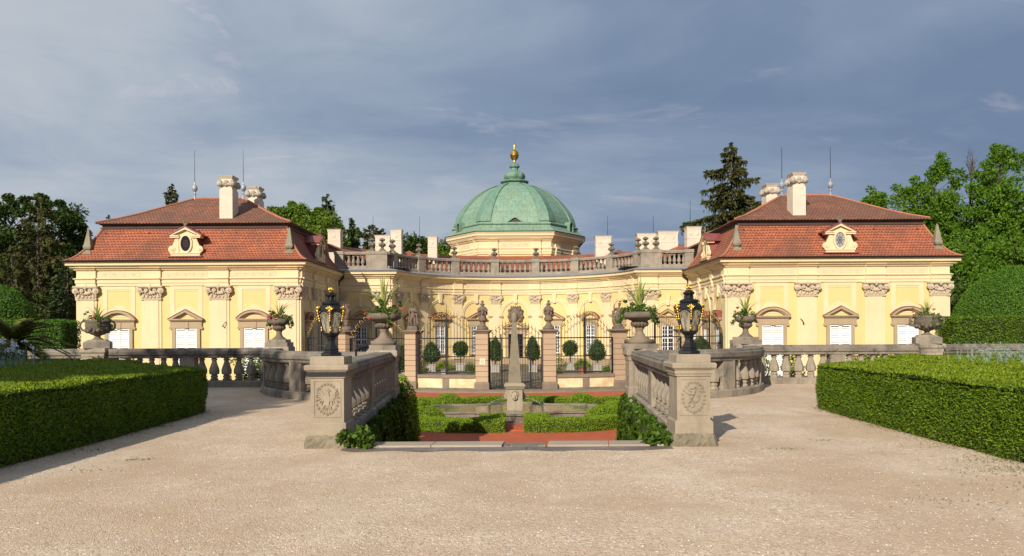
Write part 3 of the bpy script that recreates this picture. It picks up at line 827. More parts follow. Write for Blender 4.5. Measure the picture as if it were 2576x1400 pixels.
# ------------------------------------------------------------------ the two wings
def wing(s, label):
    cx = s * 18.37 - .06; HU = 6.27; Y0, Y1 = 45.0, 54.5; GZ = -1.6
    W = thing('palace_wing', label, 'building', (cx, Y0, GZ), 'matching pavilion wings of the palace')
    front = lambda u, w, z: (cx - s * u, Y0 - w, z)
    side = lambda u, w, z: (cx - s * (HU + w), Y0 + u, z)
    out = lambda u, w, z: (cx + s * (HU + w), Y0 + u, z)
    rect = [(cx - HU, Y0), (cx + HU, Y0), (cx + HU, Y1), (cx - HU, Y1)]
    MB().sweep(rect, [(0, GZ), (0, 4.3), (-.4, 4.3), (-.4, GZ)], closed=True).build('wall', 'yellow', W)
    MB().sweep(rect, [(0, GZ), (.1, GZ), (.1, GZ + .45), (.06, GZ + .5), (0, GZ + .5)], closed=True).build('plinth', 'sandstone', W)
    e = MB().sweep(rect, ENT, closed=True)
    pil = [(5.66, 1.2), (1.76, 1.12), (-2.08, 1.12), (-5.72, 1.08)]
    spil = [(.35, .7), (3.1, .6), (6.35, .6), (9.1, .6)]
    ent = e.build('entablature', 'cream', W); 
    for u, w in pil: MB(front).profx(u - w / 2, u + w / 2, ENTR, extra=.11).build('entablature_break', 'cream', ent)
    for u, w in spil: MB(side).profx(u - w / 2, u + w / 2, ENTR, extra=.11).build('entablature_break', 'cream', ent)
    for a, b_ in ((4.98, 2.4), (1.12, -1.44), (-2.72, -5.1)):
        fz = MB(front); fz.box(b_, a, .04, .065, 4.77, 5.07); scrolls(fz, b_ + .1, a - .1, 4.92, .26, .065); fz.build('frieze_relief', 'frieze', W)
    for a, b_ in ((.85, 2.65), (3.55, 5.9), (6.8, 8.65)):
        fz = MB(side); fz.box(a, b_, .04, .065, 4.77, 5.07); scrolls(fz, a + .1, b_ - .1, 4.92, .26, .065); fz.build('frieze_relief', 'frieze', W)
    for i, (u, w) in enumerate(pil): pilaster(W, front, u, w, GZ + .5, 3.52, 4.26, i + 10, capw=w * 1.2 + .1)
    for i, (u, w) in enumerate(spil): pilaster(W, side, u, w, GZ + .5, 3.52, 4.26, i + 20, flank=False)
    pilaster(W, out, .35, .7, GZ + .5, 3.52, 4.26, 30, flank=False)
    for u, k in ((-3.93, 'seg'), (-.12, 'tri'), (3.72, 'seg')):
        window_unit(W, front, u, .6, -1.15, 1.84, 'shutter', k, (2.28, 2.9 if k == 'tri' else 2.86), .98)
        upper_panel(W, front, u)
    for u, k in ((1.72, 'seg'), (4.72, 'tri'), (7.75, 'seg')):
        arch_bay(W, side, u, k, 'door' if u == 4.72 and 0 else 'glazed', narrow=.86, zb=GZ + .5, wz=(-1.0, 1.7), pz=(2.2, 2.75), phw=.78)
    # roofs
    MB().sweep(rect, [(-.1, 5.585), (.56, 5.585), (.56, 5.625), (.25, 5.78), (0, 6.0), (-.3, 6.4), (-.58, 6.88), (-.8, 7.32), (-.95, 7.66)], closed=True, pclosed=False).build('lower_roof', 'tile', W)
    MB().sweep(rect, [(-.95, 7.55), (-.86, 7.62), (-.86, 7.68), (-.93, 7.70), (-.93, 7.80), (-.84, 7.84), (-.8, 7.90), (-1.1, 7.92)], closed=True, pclosed=False).build('eave_band', 'darkwood', W)
    MB().sweep(rect, [(-1.0, 7.895), (-.66, 7.895), (-.66, 7.95), (-1.5, 8.27), (-2.4, 8.7), (-4.749, 9.97)], closed=True, pclosed=False).build('upper_roof', 'tileold', W)
    MB().sweep(rect, [(.54, 5.60), (.64, 5.60), (.67, 5.66), (.64, 5.68), (.56, 5.64)], closed=True).build('gutter', 'gutter', W)
    rt = MB()
    for (x, y), (dx, dy) in zip(rect, ((-1, -1), (1, -1), (1, 1), (-1, 1))):
        rt.tube([(x + dx * o, y + dy * o, z + .02) for o, z in ((.56, 5.625), (.25, 5.78), (0, 6.0), (-.3, 6.4), (-.58, 6.88), (-.8, 7.32), (-.95, 7.66))], .06, 6)
        rt.tube([(x + dx * o, y + dy * o, z + .02) for o, z in ((-.66, 7.95), (-1.5, 8.27), (-2.4, 8.7), (-4.75, 9.97))], .065, 6)
    rt.tube([(cx - 1.52, 49.75, 9.99), (cx + 1.52, 49.75, 9.99)], .07, 6)
    rt.build('ridge_tiles', 'ridge', W)
    for u in (-5.8, 5.65):
        roof_obelisk(W, cx - s * u, Y0 + .3, 6.02)
        roof_obelisk(W, cx - s * u, Y1 - .3, 6.02)
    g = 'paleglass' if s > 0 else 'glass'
    dormer(W, front, -.12, glass=g)
    dormer(W, side, 4.75)
    chimney_big(W, cx - s * 1.6, 47.0, .38, .5, 8.0, 10.8)
    chimney_big(W, cx - s * 1.75, 51.4, .38, .5, 8.5, 10.95)
    rod(W, cx - 1.52, 49.75, 9.98, 13.0); rod(W, cx + 1.52, 49.75, 9.98, 13.0)
    # downpipe in the corner towards the curved palace front
    px = cx - s * (HU + .16)
    dp = MB().tube([(cx - s * (HU + .55), Y1 - .3, 5.6), (cx - s * (HU + .5), Y1 - .25, 5.3), (px, Y1 - .15, 5.0), (px, Y1 - .15, -1.3)], .075, 8)
    dp.build('downpipe', 'gutter', W, True)
    # iron bracket lamps on the wall
    for u in (.0, ) if False else (1.9,):
        b = MB(front); b.tube([(u + .25, .09, .65 + 1.55), (u + .22, .2, 2.15), (u + .12, .22, 2.0)], .02, 5); b.ball(u + .12, .22, 1.95, .05); b.build('wall_bracket', 'iron', W)
    for k in range(5):
        x = cx - HU + 1.2 + k * 2.5; MB().box(x - .03, x + .03, Y0 + .76, Y0 + .8, 7.3, 7.4).build('snow_hook', 'gutter', W)
    return W
wing(-1, 'yellow pavilion wing left of the dome, its inner side wall in shade')
wing(1, 'yellow pavilion wing right of the dome, its inner side wall catching the sun')

# ------------------------------------------------------------------ curved palace front with dome
PC = (.09, 53.0); PR = 8.6
def arcpath(off=0, n=48, a=80.0):
    return [(PC[0] + (PR + off) * math.sin(math.radians(-a + 2 * a * k / n)), PC[1] + (PR + off) * math.cos(math.radians(-a + 2 * a * k / n))) for k in range(n + 1)]
XE = 12.2
full = [(-XE, 54.5)] + arcpath() + [(XE + .1, 54.5)]
P_ = thing('palace', 'curved yellow palace front with a green copper dome and gilded spire between the two wings', 'building', (PC[0], 61.6, -1.0))
curve = lambda u, w, z: (PC[0] + (PR - w) * math.sin(u / PR), PC[1] + (PR - w) * math.cos(u / PR), z)
flat = lambda u, w, z: (u, 54.5 - w, z)
DZ = .13; PGZ = -1.3
MB().sweep(full, [(0, PGZ), (0, 4.45), (-.5, 4.45), (-.5, PGZ)]).build('wall', 'yellow', P_)
MB().sweep(full, [(0, PGZ), (.1, PGZ), (.1, -.55), (.06, -.5), (0, -.5)]).build('plinth', 'sandstone', P_)
ent = MB().sweep(full, shift(ENT, DZ)).build('entablature', 'cream', P_)
TH = [math.radians(a) for a in (-72.1, -51.5, -30.9, -10.3, 10.3, 30.9, 51.5, 72.1)]
for t in TH: MB(curve).profx(t * PR - .4, t * PR + .4, shift(ENTR, DZ), 2, extra=.11).build('entablature_break', 'cream', ent)
for a, b_ in zip(TH[:-1], TH[1:]):
    f = MB(curve); f.box(a * PR + .5, b_ * PR - .5, .04, .065, 4.9, 5.2, 8); scrolls(f, a * PR + .6, b_ * PR - .6, 5.05, .26, .065); f.build('frieze_relief', 'frieze', P_)
for q in (-1, 1):
    a, b_ = sorted((q * 8.55 + .08, q * 9.75 + .08)); MB(flat).profx(a, b_, shift(ENTR, DZ), extra=.11).build('entablature_break', 'cream', ent)
    a, b_ = sorted((q * 10.0, q * 11.9)); f = MB(flat); f.box(a, b_, .04, .065, 4.9, 5.2); scrolls(f, a + .1, b_ - .1, 5.05, .26, .065); f.build('frieze_relief', 'frieze', P_)
for i, t in enumerate(TH): pilaster(P_, curve, t * PR, .78, -.5, 3.74, 4.4, 50 + i, flank=False, capw=1.0)
for q in (-1, 1):
    pilaster(P_, flat, q * 9.15 + .08, 1.2, -.5, 3.74, 4.4, 60 + q, capw=1.45)
    pilaster(P_, flat, q * 11.8, .6, -.5, 3.74, 4.4, 63 + q, flank=False)
    arch_bay(P_, flat, q * 10.5, 'tri', narrow=.8, zc=2.6, pz=(2.5, 3.05), phw=.75, wz=(-.4, 1.9))
kinds = {0: 'tri', 1: 'tri', -1: 'tri', 2: 'seg', -2: 'seg', 3: 'tri', -3: 'tri'}
for k in range(-3, 4):
    u = math.radians(20.6 * k) * PR
    if k == 0: arch_bay(P_, curve, u, 'tri', 'door', hw=.58, wz=(-1.0, 1.35), pz=(1.8, 2.4), phw=1.0)
    else: arch_bay(P_, curve, u, kinds[k])
# carved crest over the door
cr = MB(curve)
cr.ball(0, .16, 2.85, .42, .16, .5, 12, 8); cr.ball(0, .26, 2.8, .24, .14, .34, 10, 6)
for q in (-1, 1):
    for (du, dz, r_) in ((.42, .12, .17), (.5, -.15, .16), (.4, -.4, .15), (.3, .42, .16), (.2, -.55, .13), (.52, .32, .1)): cr.ball(q * du, .14, 2.85 + dz, r_, .1, r_, 7, 5)
cr.box(-.3, .3, .02, .22, 3.28, 3.36)
for k in range(5): cr.prism([((k - 2) * .14 - .06, 3.36), ((k - 2) * .14 + .06, 3.36), ((k - 2) * .17 + .05, 3.52), ((k - 2) * .17, 3.56), ((k - 2) * .17 - .05, 3.52)], .05, .18)
cr.build('door_crest', 'statue', P_)
# roof edge and parapet balustrade
MB().sweep(full, [(.57, 5.72), (.6, 5.76), (.3, 5.86), (-.24, 5.95), (-.24, 5.9), (.3, 5.8)]).build('flashing', 'lead', P_)
bal = MB().sweep(full, [(-.24, 5.9), (-.24, 6.1), (-.28, 6.14), (-.66, 6.14), (-.7, 6.1), (-.7, 5.9)])
bal.sweep(full, [(-.22, 6.92), (-.22, 6.97), (-.2, 7.0), (-.2, 7.07), (-.25, 7.11), (-.69, 7.11), (-.74, 7.07), (-.74, 7.0), (-.72, 6.92)])
par = bal.build('parapet', 'parapet', P_)
BPROF = [(.11, 0), (.11, .05), (.07, .09), (.085, .12), (.13, .2), (.135, .28), (.1, .42), (.065, .54), (.065, .58), (.1, .61), (.1, .66), (.11, .66), (.11, .78)]
def bpt(t, off): return (PC[0] + (PR + off) * math.sin(t), PC[1] + (PR + off) * math.cos(t))
for a, b_ in zip(TH[:-1], TH[1:]):
    for k in range(7):
        t = a + (b_ - a) * (k + 1.15) / 8.3
        x, y = bpt(t, .47); MB().lathe(x, y, BPROF, 8, 6.14, ph=PI / 8 - t).build('baluster', 'parapet', par)
for q in (-1, 1):
    for k in range(5):
        MB().lathe(q * (10.45 + k * .32), 54.97, BPROF, 8, 6.14, ph=PI / 8).build('baluster', 'parapet', par)
for t in TH:
    x, y = bpt(t, .46); MB().stack(x, y, [(.31, .27, 5.9), (.31, .27, 6.9), (.35, .31, 6.94), (.35, .31, 7.1), (.3, .26, 7.16), (.2, .2, 7.18)], rot=-t).build('pedestal', 'parapet', par)
for q in (-1, 1):
    MB().stack(q * 9.45, 54.96, [(.72, .3, 5.9), (.72, .3, 6.9), (.76, .34, 6.94), (.76, .34, 7.1), (.7, .28, 7.16)]).build('pedestal', 'parapet', par)
    MB().stack(q * 12.05, 54.96, [(.3, .3, 5.7), (.3, .3, 6.9), (.34, .34, 6.94), (.34, .34, 7.1), (.3, .28, 7.16)]).build('pedestal', 'parapet', par)
PINE = [(a_ * 1.12, z_ * 1.1) for a_, z_ in [(.2, 0), (.2, .06), (.12, .12), (.075, .2), (.09, .25), (.17, .33), (.2, .4), (.19, .46), (.12, .5), (.06, .54), (.06, .6), (.13, .64), (.17, .68), (.17, .74), (.12, .78), (.05, .82)]]
for i, (x, y) in enumerate([bpt(t, .46) for t in TH] + [(q * xx, 54.96) for q in (-1, 1) for xx in (9.1, 9.82)]):
    b = MB().lathe(x, y, PINE, 14, 7.16, flute=.12, fn=7)
    for k in range(6): a = k * PI / 3; b.ball(x + .2 * math.cos(a), y + .2 * math.sin(a), 7.57, .06, n=6, m=4); b.ball(x + .17 * math.cos(a + .5), y + .17 * math.sin(a + .5), 7.93, .055, n=6, m=4)
    b.build('parapet_finial', 'pinecone', P_)
# roofs behind the parapet
MB().sweep(arcpath(), [(-1.0, 6.1), (-1.6, 6.35), (-5.0, 7.86), (-5.6, 7.8)], pclosed=False, cap=False).build('low_roof', 'tile', P_)
MB().sweep([(-XE, 54.5), (-7.5, 54.5)], [(-.7, 6.05), (-8, 6.1)], pclosed=False, cap=False).build('flat_roof', 'lead', P_)
MB().sweep([(7.5, 54.5), (XE, 54.5)], [(-.7, 6.05), (-8, 6.1)], pclosed=False, cap=False).build('flat_roof', 'lead', P_)
def hip(x0, x1, y0, y1, z0, z1):
    h = min(x1 - x0, y1 - y0) / 2
    MB().sweep([(x0, y0), (x1, y0), (x1, y1), (x0, y1)], [(-h * .2, z0 - .4), (.1, z0), (-h * .3, z0 + (z1 - z0) * .26), (-h + .001, z1)], closed=True, pclosed=False).build('back_roof', 'tile', P_)
    MB().sweep([(x0, y0), (x1, y0), (x1, y1), (x0, y1)], [(-.2, z0 - 3), (-.2, z0)], closed=True, pclosed=False).build('back_wall', 'yellow', P_)
for q in (-1, 1):
    a, b_ = sorted((q * 10.6, q * 22)); hip(a, b_, 56.6, 64.5, 6.3, 8.35)
    a, b_ = sorted((q * 6.6, q * 10.2)); hip(a, b_, 62.0, 70, 7.0, 8.1)
def chim(dx0, dx1, ytop, d, zb=6.0, wd=.45):
    x0 = (dx0 - 1297) / 2000 * d; x1 = (dx1 - 1297) / 2000 * d; zt = EYE + (833 - .0056 * ((dx0 + dx1) / 2 - 1294) - ytop) / 2000 * d
    c = (x0 + x1) / 2; h = (x1 - x0) / 2 * .93
    b = MB().stack(c, d, [(h, wd, zb), (h, wd, zt - .85), (h * 1.04, wd * 1.04, zt - .84), (h * 1.04, wd * 1.04, zt - .8), (h * .98, wd * .98, zt - .79), (h * .98, wd * .98, zt - .25), (h * 1.05, wd * 1.05, zt - .1), (h * 1.08, wd * 1.08, zt - .03)])
    n = 1 if h < .5 else 2
    for k in range(n): b.lathe(c + (k - (n - 1) / 2) * h, d - wd * .98 - .0, [(.0, -.03), (.13, -.03)], 3) if False else b.ball(c + (k - (n - 1) / 2) * h, d - wd * .98, zt - .5, .13, .04, .13, 10, 6)
    o = b.build('chimney', 'chimney', P_)
    MB().stack(c, d, [(h * 1.12, wd * 1.12, zt - .03), (h * 1.12, wd * 1.12, zt + .01), (h * .8, wd * .8, zt + .03)]).build('chimney_cap', 'chimcap', o)
for a in ((831, 865, 579, 57), (949, 989, 594, 61), (988, 1017, 579.5, 60), (1081, 1105.6, 597, 63), (1500, 1541.6, 595.5, 61), (1604, 1655, 589, 61), (1656.5, 1708.7, 583.5, 59.5), (1728, 1766, 572.5, 57)): chim(*a)
for x, yt, yb, d in ((943, 545, 600, 62), (1060, 545, 620, 63), (847, 508, 582, 57), (1533, 544, 600, 61.6), (1648, 543, 592, 61.4), (1741, 503, 575, 57)):
    hz = 833 - .0056 * (x - 1294); rod(P_, (x - 1297) / 2000 * d, d, EYE + (hz - yb) / 2000 * d, EYE + (hz - yt) / 2000 * d, False)

# drum
DC = (.09, 72.5)
dv = [(-3.0, -5.8), (3.0, -5.8), (5.6, -1.9), (5.6, 1.9), (3.0, 5.8), (-3.0, 5.8), (-5.6, 1.9), (-5.6, -1.9)]
dp = [(DC[0] + x, DC[1] + y) for x, y in dv]
MB().sweep(dp, [(0, 5.5), (0, 8.1), (-.3, 8.1), (-.3, 5.5)], closed=True).build('drum_wall', 'yellow', P_)
DENT = [(-.05, 8.04), (.08, 8.04), (.08, 8.2), (.12, 8.22), (.12, 8.42), (.18, 8.5), (.18, 8.58), (.05, 8.62), (.05, 9.1), (.14, 9.14), (.2, 9.24), (.3, 9.3), (.42, 9.5), (.5, 9.56), (.5, 9.7), (.6, 9.86), (-.05, 9.86)]
de = MB().sweep(dp, DENT, closed=True).build('drum_entablature', 'cream', P_)
for i in range(8):
    a = Vector(dp[i]); b_ = Vector(dp[(i + 1) % 8]); L = (b_ - a).length; tt = (b_ - a).normalized(); nn = Vector((tt.y, -tt.x))
    fm = (lambda a, tt, nn: (lambda u, w, z: (a.x + tt.x * u + nn.x * w, a.y + tt.y * u + nn.y * w, z)))(a, tt, nn)
    pr = DENT[:11] + [(.28, 9.28), (-.05, 9.28)]
    for c in (L * .2, L * .8):
        MB(fm).profx(c - .38, c + .38, pr, extra=.11).build('entablature_break', 'cream', de)
        if i in (0, 1, 7, 2, 6): pilaster(P_, fm, c, .72, 5.8, 7.45, 8.02, 70 + i, flank=False)
    fr = MB(fm); fr.box(L * .2 + .5, L * .8 - .5, .04, .07, 8.68, 9.04); scrolls(fr, L * .2 + .55, L * .8 - .55, 8.86, .3, .07); fr.build('frieze_relief', 'frieze', P_)
# dome
dome = [(1.0, 9.9), (.99, 9.95), (.955, 10.1), (.915, 10.32), (.89, 10.52), (.905, 10.56), (.91, 10.64), (.9, 10.74), (.865, 10.78), (.86, 10.82), (.855, 11.05), (.835, 11.45), (.79, 12.0), (.735, 12.5), (.67, 13.0), (.59, 13.5), (.485, 14.0), (.37, 14.42), (.26, 14.7), (.2, 14.8)]
ev = [(x * 1.105, y * 1.105) for x, y in dv]
def domeface(b, s0, s1, i0=0, i1=None, prof=dome, out=0):
    pass
b = MB(); acc = 0; prof = dome
for i in range(8):
    a = Vector(ev[i]); c = Vector(ev[(i + 1) % 8]); L = (c - a).length; acc = 0
    for j in range(len(prof) - 1):
        (s0, z0), (s1, z1) = prof[j], prof[j + 1]; h = math.hypot((s1 - s0) * 6, z1 - z0)
        n = 1
        vs = [(DC[0] + a.x * s0, DC[1] + a.y * s0, z0), (DC[0] + c.x * s0, DC[1] + c.y * s0, z0), (DC[0] + c.x * s1, DC[1] + c.y * s1, z1), (DC[0] + a.x * s1, DC[1] + a.y * s1, z1)]
        b.add(vs, [(0, 1, 2, 3)], [[(-L / 2 * s0, acc), (L / 2 * s0, acc), (L / 2 * s1, acc + h), (-L / 2 * s1, acc + h)]]); acc += h
b.add([(DC[0] + x * .2, DC[1] + y * .2, 14.8) for x, y in ev], [tuple(range(8))])
b.add([(DC[0] + x, DC[1] + y, 9.885) for x, y in ev], [tuple(range(7, -1, -1))])
dm = b.build('dome', 'copper', P_)
for i in range(8):
    rb = MB()
    V0 = Vector(ev[i]); tp = (Vector(ev[(i + 1) % 8]) - V0).normalized(); tm = (Vector(ev[i - 1]) - V0).normalized(); on = V0.normalized()
    rows = []
    for s, z in dome[9:]:
        w = .95 * s + .05; o = .09; zz = z + .05
        A = V0 * s
        rows.append([A + tm * w, A + tm * w + on * o, A + on * o * 1.2, A + tp * w + on * o, A + tp * w])
        rows[-1] = [(DC[0] + q.x, DC[1] + q.y, zz) for q in rows[-1]]
    vs = [p for r_ in rows for p in r_]; fs = []; uv = []
    for j in range(len(rows) - 1):
        for k in range(4): fs.append((j * 5 + k, j * 5 + k + 1, j * 5 + 6 + k, j * 5 + 5 + k)); uv.append([(k * .4, j * .5), (k * .4 + .4, j * .5), (k * .4 + .4, j * .5 + .5), (k * .4, j * .5 + .5)])
    rb.add(vs, fs, uv); rb.build('dome_rib', 'copperplain', dm)
MB().sweep([(DC[0] + x * .99, DC[1] + y * .99) for x, y in ev], [(0, 9.87), (.06, 9.87), (.08, 9.93), (.0, 9.94)], closed=True).build('gutter', 'gutter', dm)
# eyelid dormers
def eyelid(cx_, cy_, ax, z, sc=1.0):
    tx, ty = math.cos(ax), math.sin(ax); nx, ny = math.sin(ax), -math.cos(ax)
    fm = lambda u, w, z_: (cx_ + tx * u + nx * w, cy_ + ty * u + ny * w, z_)
    A = [((k / 10 - 1) * 1.3 * sc, z + .5 * sc * math.exp(-((k / 10 - 1) * 2.4) ** 2)) for k in range(21)]
    B = [(u, zz - .07) for u, zz in A]
    o = MB(fm).band(A, B, -.7, .12).build('eyelid_dormer', 'copperplain', dm)
    MB(fm).prism([(-.5 * sc, z - .05)] + [((k / 6 - 1) * .5 * sc, z - .02 + .42 * sc * math.exp(-((k / 6 - 1) * .95) ** 2)) for k in range(13)] + [(.5 * sc, z - .05)], -.6, .0).build('pane', 'darkwood', o)
eyelid(DC[0] - .0, DC[1] - 6.41 * .87, 0, 10.78, .8)
for q in (-1, 1):
    cx_, cy_ = DC[0] + q * 4.85, DC[1] - 3.3
    ax = q * .95
    tx, ty = math.cos(ax), math.sin(ax); nx, ny = math.sin(ax), -math.cos(ax)
    fm = (lambda cx_, cy_, tx, ty, nx, ny: (lambda u, w, z: (cx_ + tx * u + nx * w, cy_ + ty * u + ny * w, z)))(cx_, cy_, tx, ty, nx, ny)
    o = MB(fm).band([(-.34, 10.15), (-.34, 10.8), (-.2, 11.0), (0, 11.08), (.2, 11.0), (.34, 10.8), (.34, 10.15)], [(-.24, 10.15), (-.24, 10.75), (-.14, 10.9), (0, 10.95), (.14, 10.9), (.24, 10.75), (.24, 10.15)], -1.2, .12).build('roof_hatch', 'copperplain', dm)
    MB(fm).prism([(-.24, 10.1), (.24, 10.1), (.24, 10.75), (0, 10.95), (-.24, 10.75)], -1.0, .0).build('pane', 'darkwood', o)
ln = MB().lathe(DC[0], DC[1], [(1.2, 14.7), (1.12, 14.82), (1.12, 15.02), (1.3, 15.06), (1.38, 15.14), (1.3, 15.22), (1.05, 15.3), (.85, 15.36), (.88, 15.42)], 8, ph=PI / 8)
ln.lathe(DC[0], DC[1], [(.86, 15.40), (.94, 15.55), (.95, 15.72), (.86, 15.92), (.62, 16.08), (.42, 16.16), (.32, 16.22), (.3, 16.4), (.36, 16.44), (.46, 16.52), (.47, 16.62), (.36, 16.7), (.36, 16.78), (.2, 16.86), (.12, 16.95)], 32, flute=.04, fn=8)
ln.build('lantern', 'copperplain', dm)
gs = MB().lathe(DC[0], DC[1], [(.12, 16.93), (.1, 17.0), (.14, 17.08), (.08, 17.12), (.2, 17.18), (.33, 17.32), (.385, 17.5), (.40, 17.58), (.42, 17.6), (.42, 17.64), (.39, 17.66), (.37, 17.85), (.28, 18.0), (.12, 18.05), (.09, 18.1), (.05, 18.5), (.02, 18.78)], 20)
gs.build('gilded_spire', 'gold', dm, True)
# lightning wires and rainwater pipes at the drum corners
for q in (-1, 1):
    MB().tube([(DC[0] + q * 6.2, DC[1] - 2.1, 9.85), (DC[0] + q * 6.15, DC[1] - 2.1, 9.5), (DC[0] + q * 5.65, DC[1] - 1.95, 8.95)], .06, 6).build('rainwater_pipe', 'gutter', dm)

# ------------------------------------------------------------------ ground
OX = -.06
def ell(s, n=16):
    """curved balustrade line from the corner urn to the big urn pier"""
    return [(OX + s * (2.92 + 3.9 * math.cos(PI / 2 * k / n)), 23.2 - 5.0 * math.sin(PI / 2 * k / n)) for k in range(n + 1)]
def flatpoly(mb, pts, z):
    mb.add([(x, y, z) for x, y in pts], [tuple(range(len(pts)))])
g = MB(); g.add([(-900, -300, -1.62), (900, -300, -1.62), (900, 1800, -1.62), (-900, 1800, -1.62)], [(0, 1, 2, 3)]); struct('ground', g, 'lawn')
XI = 2.5
ter = MB()
right = [(OX + 60, 23.75), (OX + 6.6, 23.75)] + [(x + .3, y + .2) for x, y in ell(1)][:-1] + [(OX + 2.95, 18.6), (OX + 2.55, 10.95)]
leftp = [(2 * OX - x, y) for x, y in right][::-1]
outl = [(-60, -30), (60, -30)] + right + leftp
flatpoly(ter, outl, 0.0)
struct('gravel_terrace', ter, 'gravel')
sk = MB().sweep(right[1:] , [(0, -1.62), (0, -.004)], pclosed=False)
rw = sk.build('retaining_wall', 'mossy'); tag(rw, 'stone retaining wall under the right-hand terrace edge and its balustrades', 'wall')
sk = MB().sweep(leftp[:-1], [(0, -1.62), (0, -.004)], pclosed=False)
rw = sk.build('retaining_wall', 'mossy'); tag(rw, 'stone retaining wall under the left-hand terrace edge and its balustrades', 'wall')
for s, nm in ((1, 'right'), (-1, 'left')):
    a, b_ = sorted((OX + s * 6.6, OX + s * 60))
    w = MB().box(a, b_, 23.5, 23.745, -1.62, -.004).build('retaining_wall', 'mossy')
    tag(w, 'long straight retaining wall beneath the back balustrade, %s of the parterre' % nm, 'wall')
    l = MB(); pa = [(OX + s * 2.60, 11.5), (OX + s * 2.95, 18.0)]
    q = [(OX + s * 2.31, 11.2), (OX + s * 2.72, 18.4), (OX + s * 3.0, 18.4), (OX + s * 2.7, 11.2)]
    l.add([(x, y, z) for z in (-1.3, .02) for x, y in q], [(0, 1, 2, 3), (7, 6, 5, 4), (0, 4, 5, 1), (1, 5, 6, 2), (2, 6, 7, 3), (3, 7, 4, 0)])
    tag(l.build('stone_ledge', 'mossy'), 'mossy stone ledge between the %s inner balustrade and its ivy' % nm, 'ledge')

def fpos(u, w=0, R=13.5): return (.06 + (R + w) * math.sin(u / R), 52 - (R + w) * math.cos(u / R))
fm_f = lambda u, w, z: (*fpos(u, w), z)
arcF = [fpos(-14.6 + 29.2 * k / 40) for k in range(41)]
red = MB(); flatpoly(red, [(-14, 11.0), (14, 11.0), (14, 44.8), (-14, 44.8)], -1.3); struct('red_gravel', red, 'red')
ct = MB()
cp = arcF + [(XE, 46), (XE, 54.5)] + arcpath()[::-1] + [(-XE, 54.5), (-XE, 46)]
ct.add([(x, y, -1.27 + .3 * max(0, y - 38.5) / 23) for x, y in cp], [tuple(range(len(cp)))])
struct('courtyard_paving', ct, 'cobble')
# kerb between the two lantern piers
kb = MB(); rr = random.Random(3)
xs = [-2.2, -1.1, -.12, .5, 1.35, 2.12]
kerb = thing('kerb', 'pale cracked stone kerb across the front edge of the sunken garden', 'kerb', (OX, 11.1, 0))
for a, b_ in zip(xs[:-1], xs[1:]):
    if abs(a + .12) < .01:
        MB().box(OX + a + .02, OX + b_ - .02, 11.02, 11.3, -.2, .012).build('kerb_stone', 'damp', kerb); continue
    st = MB(); j = rr.uniform(-.01, .01)
    st.add([(OX + a + .006, 10.93 + j, -.1), (OX + b_ - .006, 10.93, -.1), (OX + b_ + .03, 11.3, -.1), (OX + a + .045, 11.3, -.1),
            (OX + a + .006, 10.95 + j, .03), (OX + b_ - .006, 10.95, .028), (OX + b_ + .03, 11.3, .034), (OX + a + .045, 11.3, .034)],
           [(3, 2, 1, 0), (4, 5, 6, 7), (0, 1, 5, 4), (1, 2, 6, 5), (2, 3, 7, 6), (3, 0, 4, 7)]); st.build('kerb_stone', 'kerb', kerb)
MB().box(OX - 2.3, OX + 2.3, 11.1, 11.42, -1.3, -.11).build('kerb_wall', 'mossy', kerb)
dm_ = MB(); pts = []
for k in range(25): x = -2.3 + 4.5 * k / 24; pts.append((OX + x, 10.62 - .06 * math.sin(k * 1.3) - .04 * rr.random() + (.12 if k in (0, 24) else 0)))
flatpoly(dm_, pts + [(OX + 2.2, 10.96), (OX - 2.3, 10.96)], .004); struct('damp_strip', dm_, 'damp')

# ------------------------------------------------------------------ terrace balustrades
TB = [(.115, 0), (.115, .05), (.085, .07), (.105, .11), (.105, .14), (.08, .155), (.085, .17), (.138, .19), (.148, .28), (.142, .33), (.1, .45), (.07, .54), (.065, .585), (.09, .60), (.09, .625), (.07, .635), (.075, .66)]
_bp = MB().lathe(0, 0, TB, 8, 0, ph=PI / 8)
_bp.stack(0, 0, [(.125, .125, .66), (.125, .125, .71)]); _bp.stack(0, 0, [(.125, .125, -.03), (.125, .125, .0)])
_bme = None
RAIL = [(-.17, .87), (-.17, .93), (-.22, .96), (-.23, 1.06), (-.2, 1.09), (-.2, 1.12), (-.17, 1.14), (.17, 1.14), (.2, 1.12), (.2, 1.09), (.23, 1.06), (.22, .96), (.17, .93), (.17, .87)]
PLN = [(-.2, -.05), (-.2, .16), (-.17, .19), (.17, .19), (.2, .16), (.2, -.05)]
def walk(path, d):
    for i in range(len(path) - 1):
        a = Vector(path[i]); b_ = Vector(path[i + 1]); L = (b_ - a).length
        if d <= L or i == len(path) - 2:
            t = (b_ - a).normalized(); p = a + t * d; return p.x, p.y, math.atan2(t.y, t.x)
        d -= L
def plen(path): return sum((Vector(a) - Vector(b_)).length for a, b_ in zip(path[:-1], path[1:]))
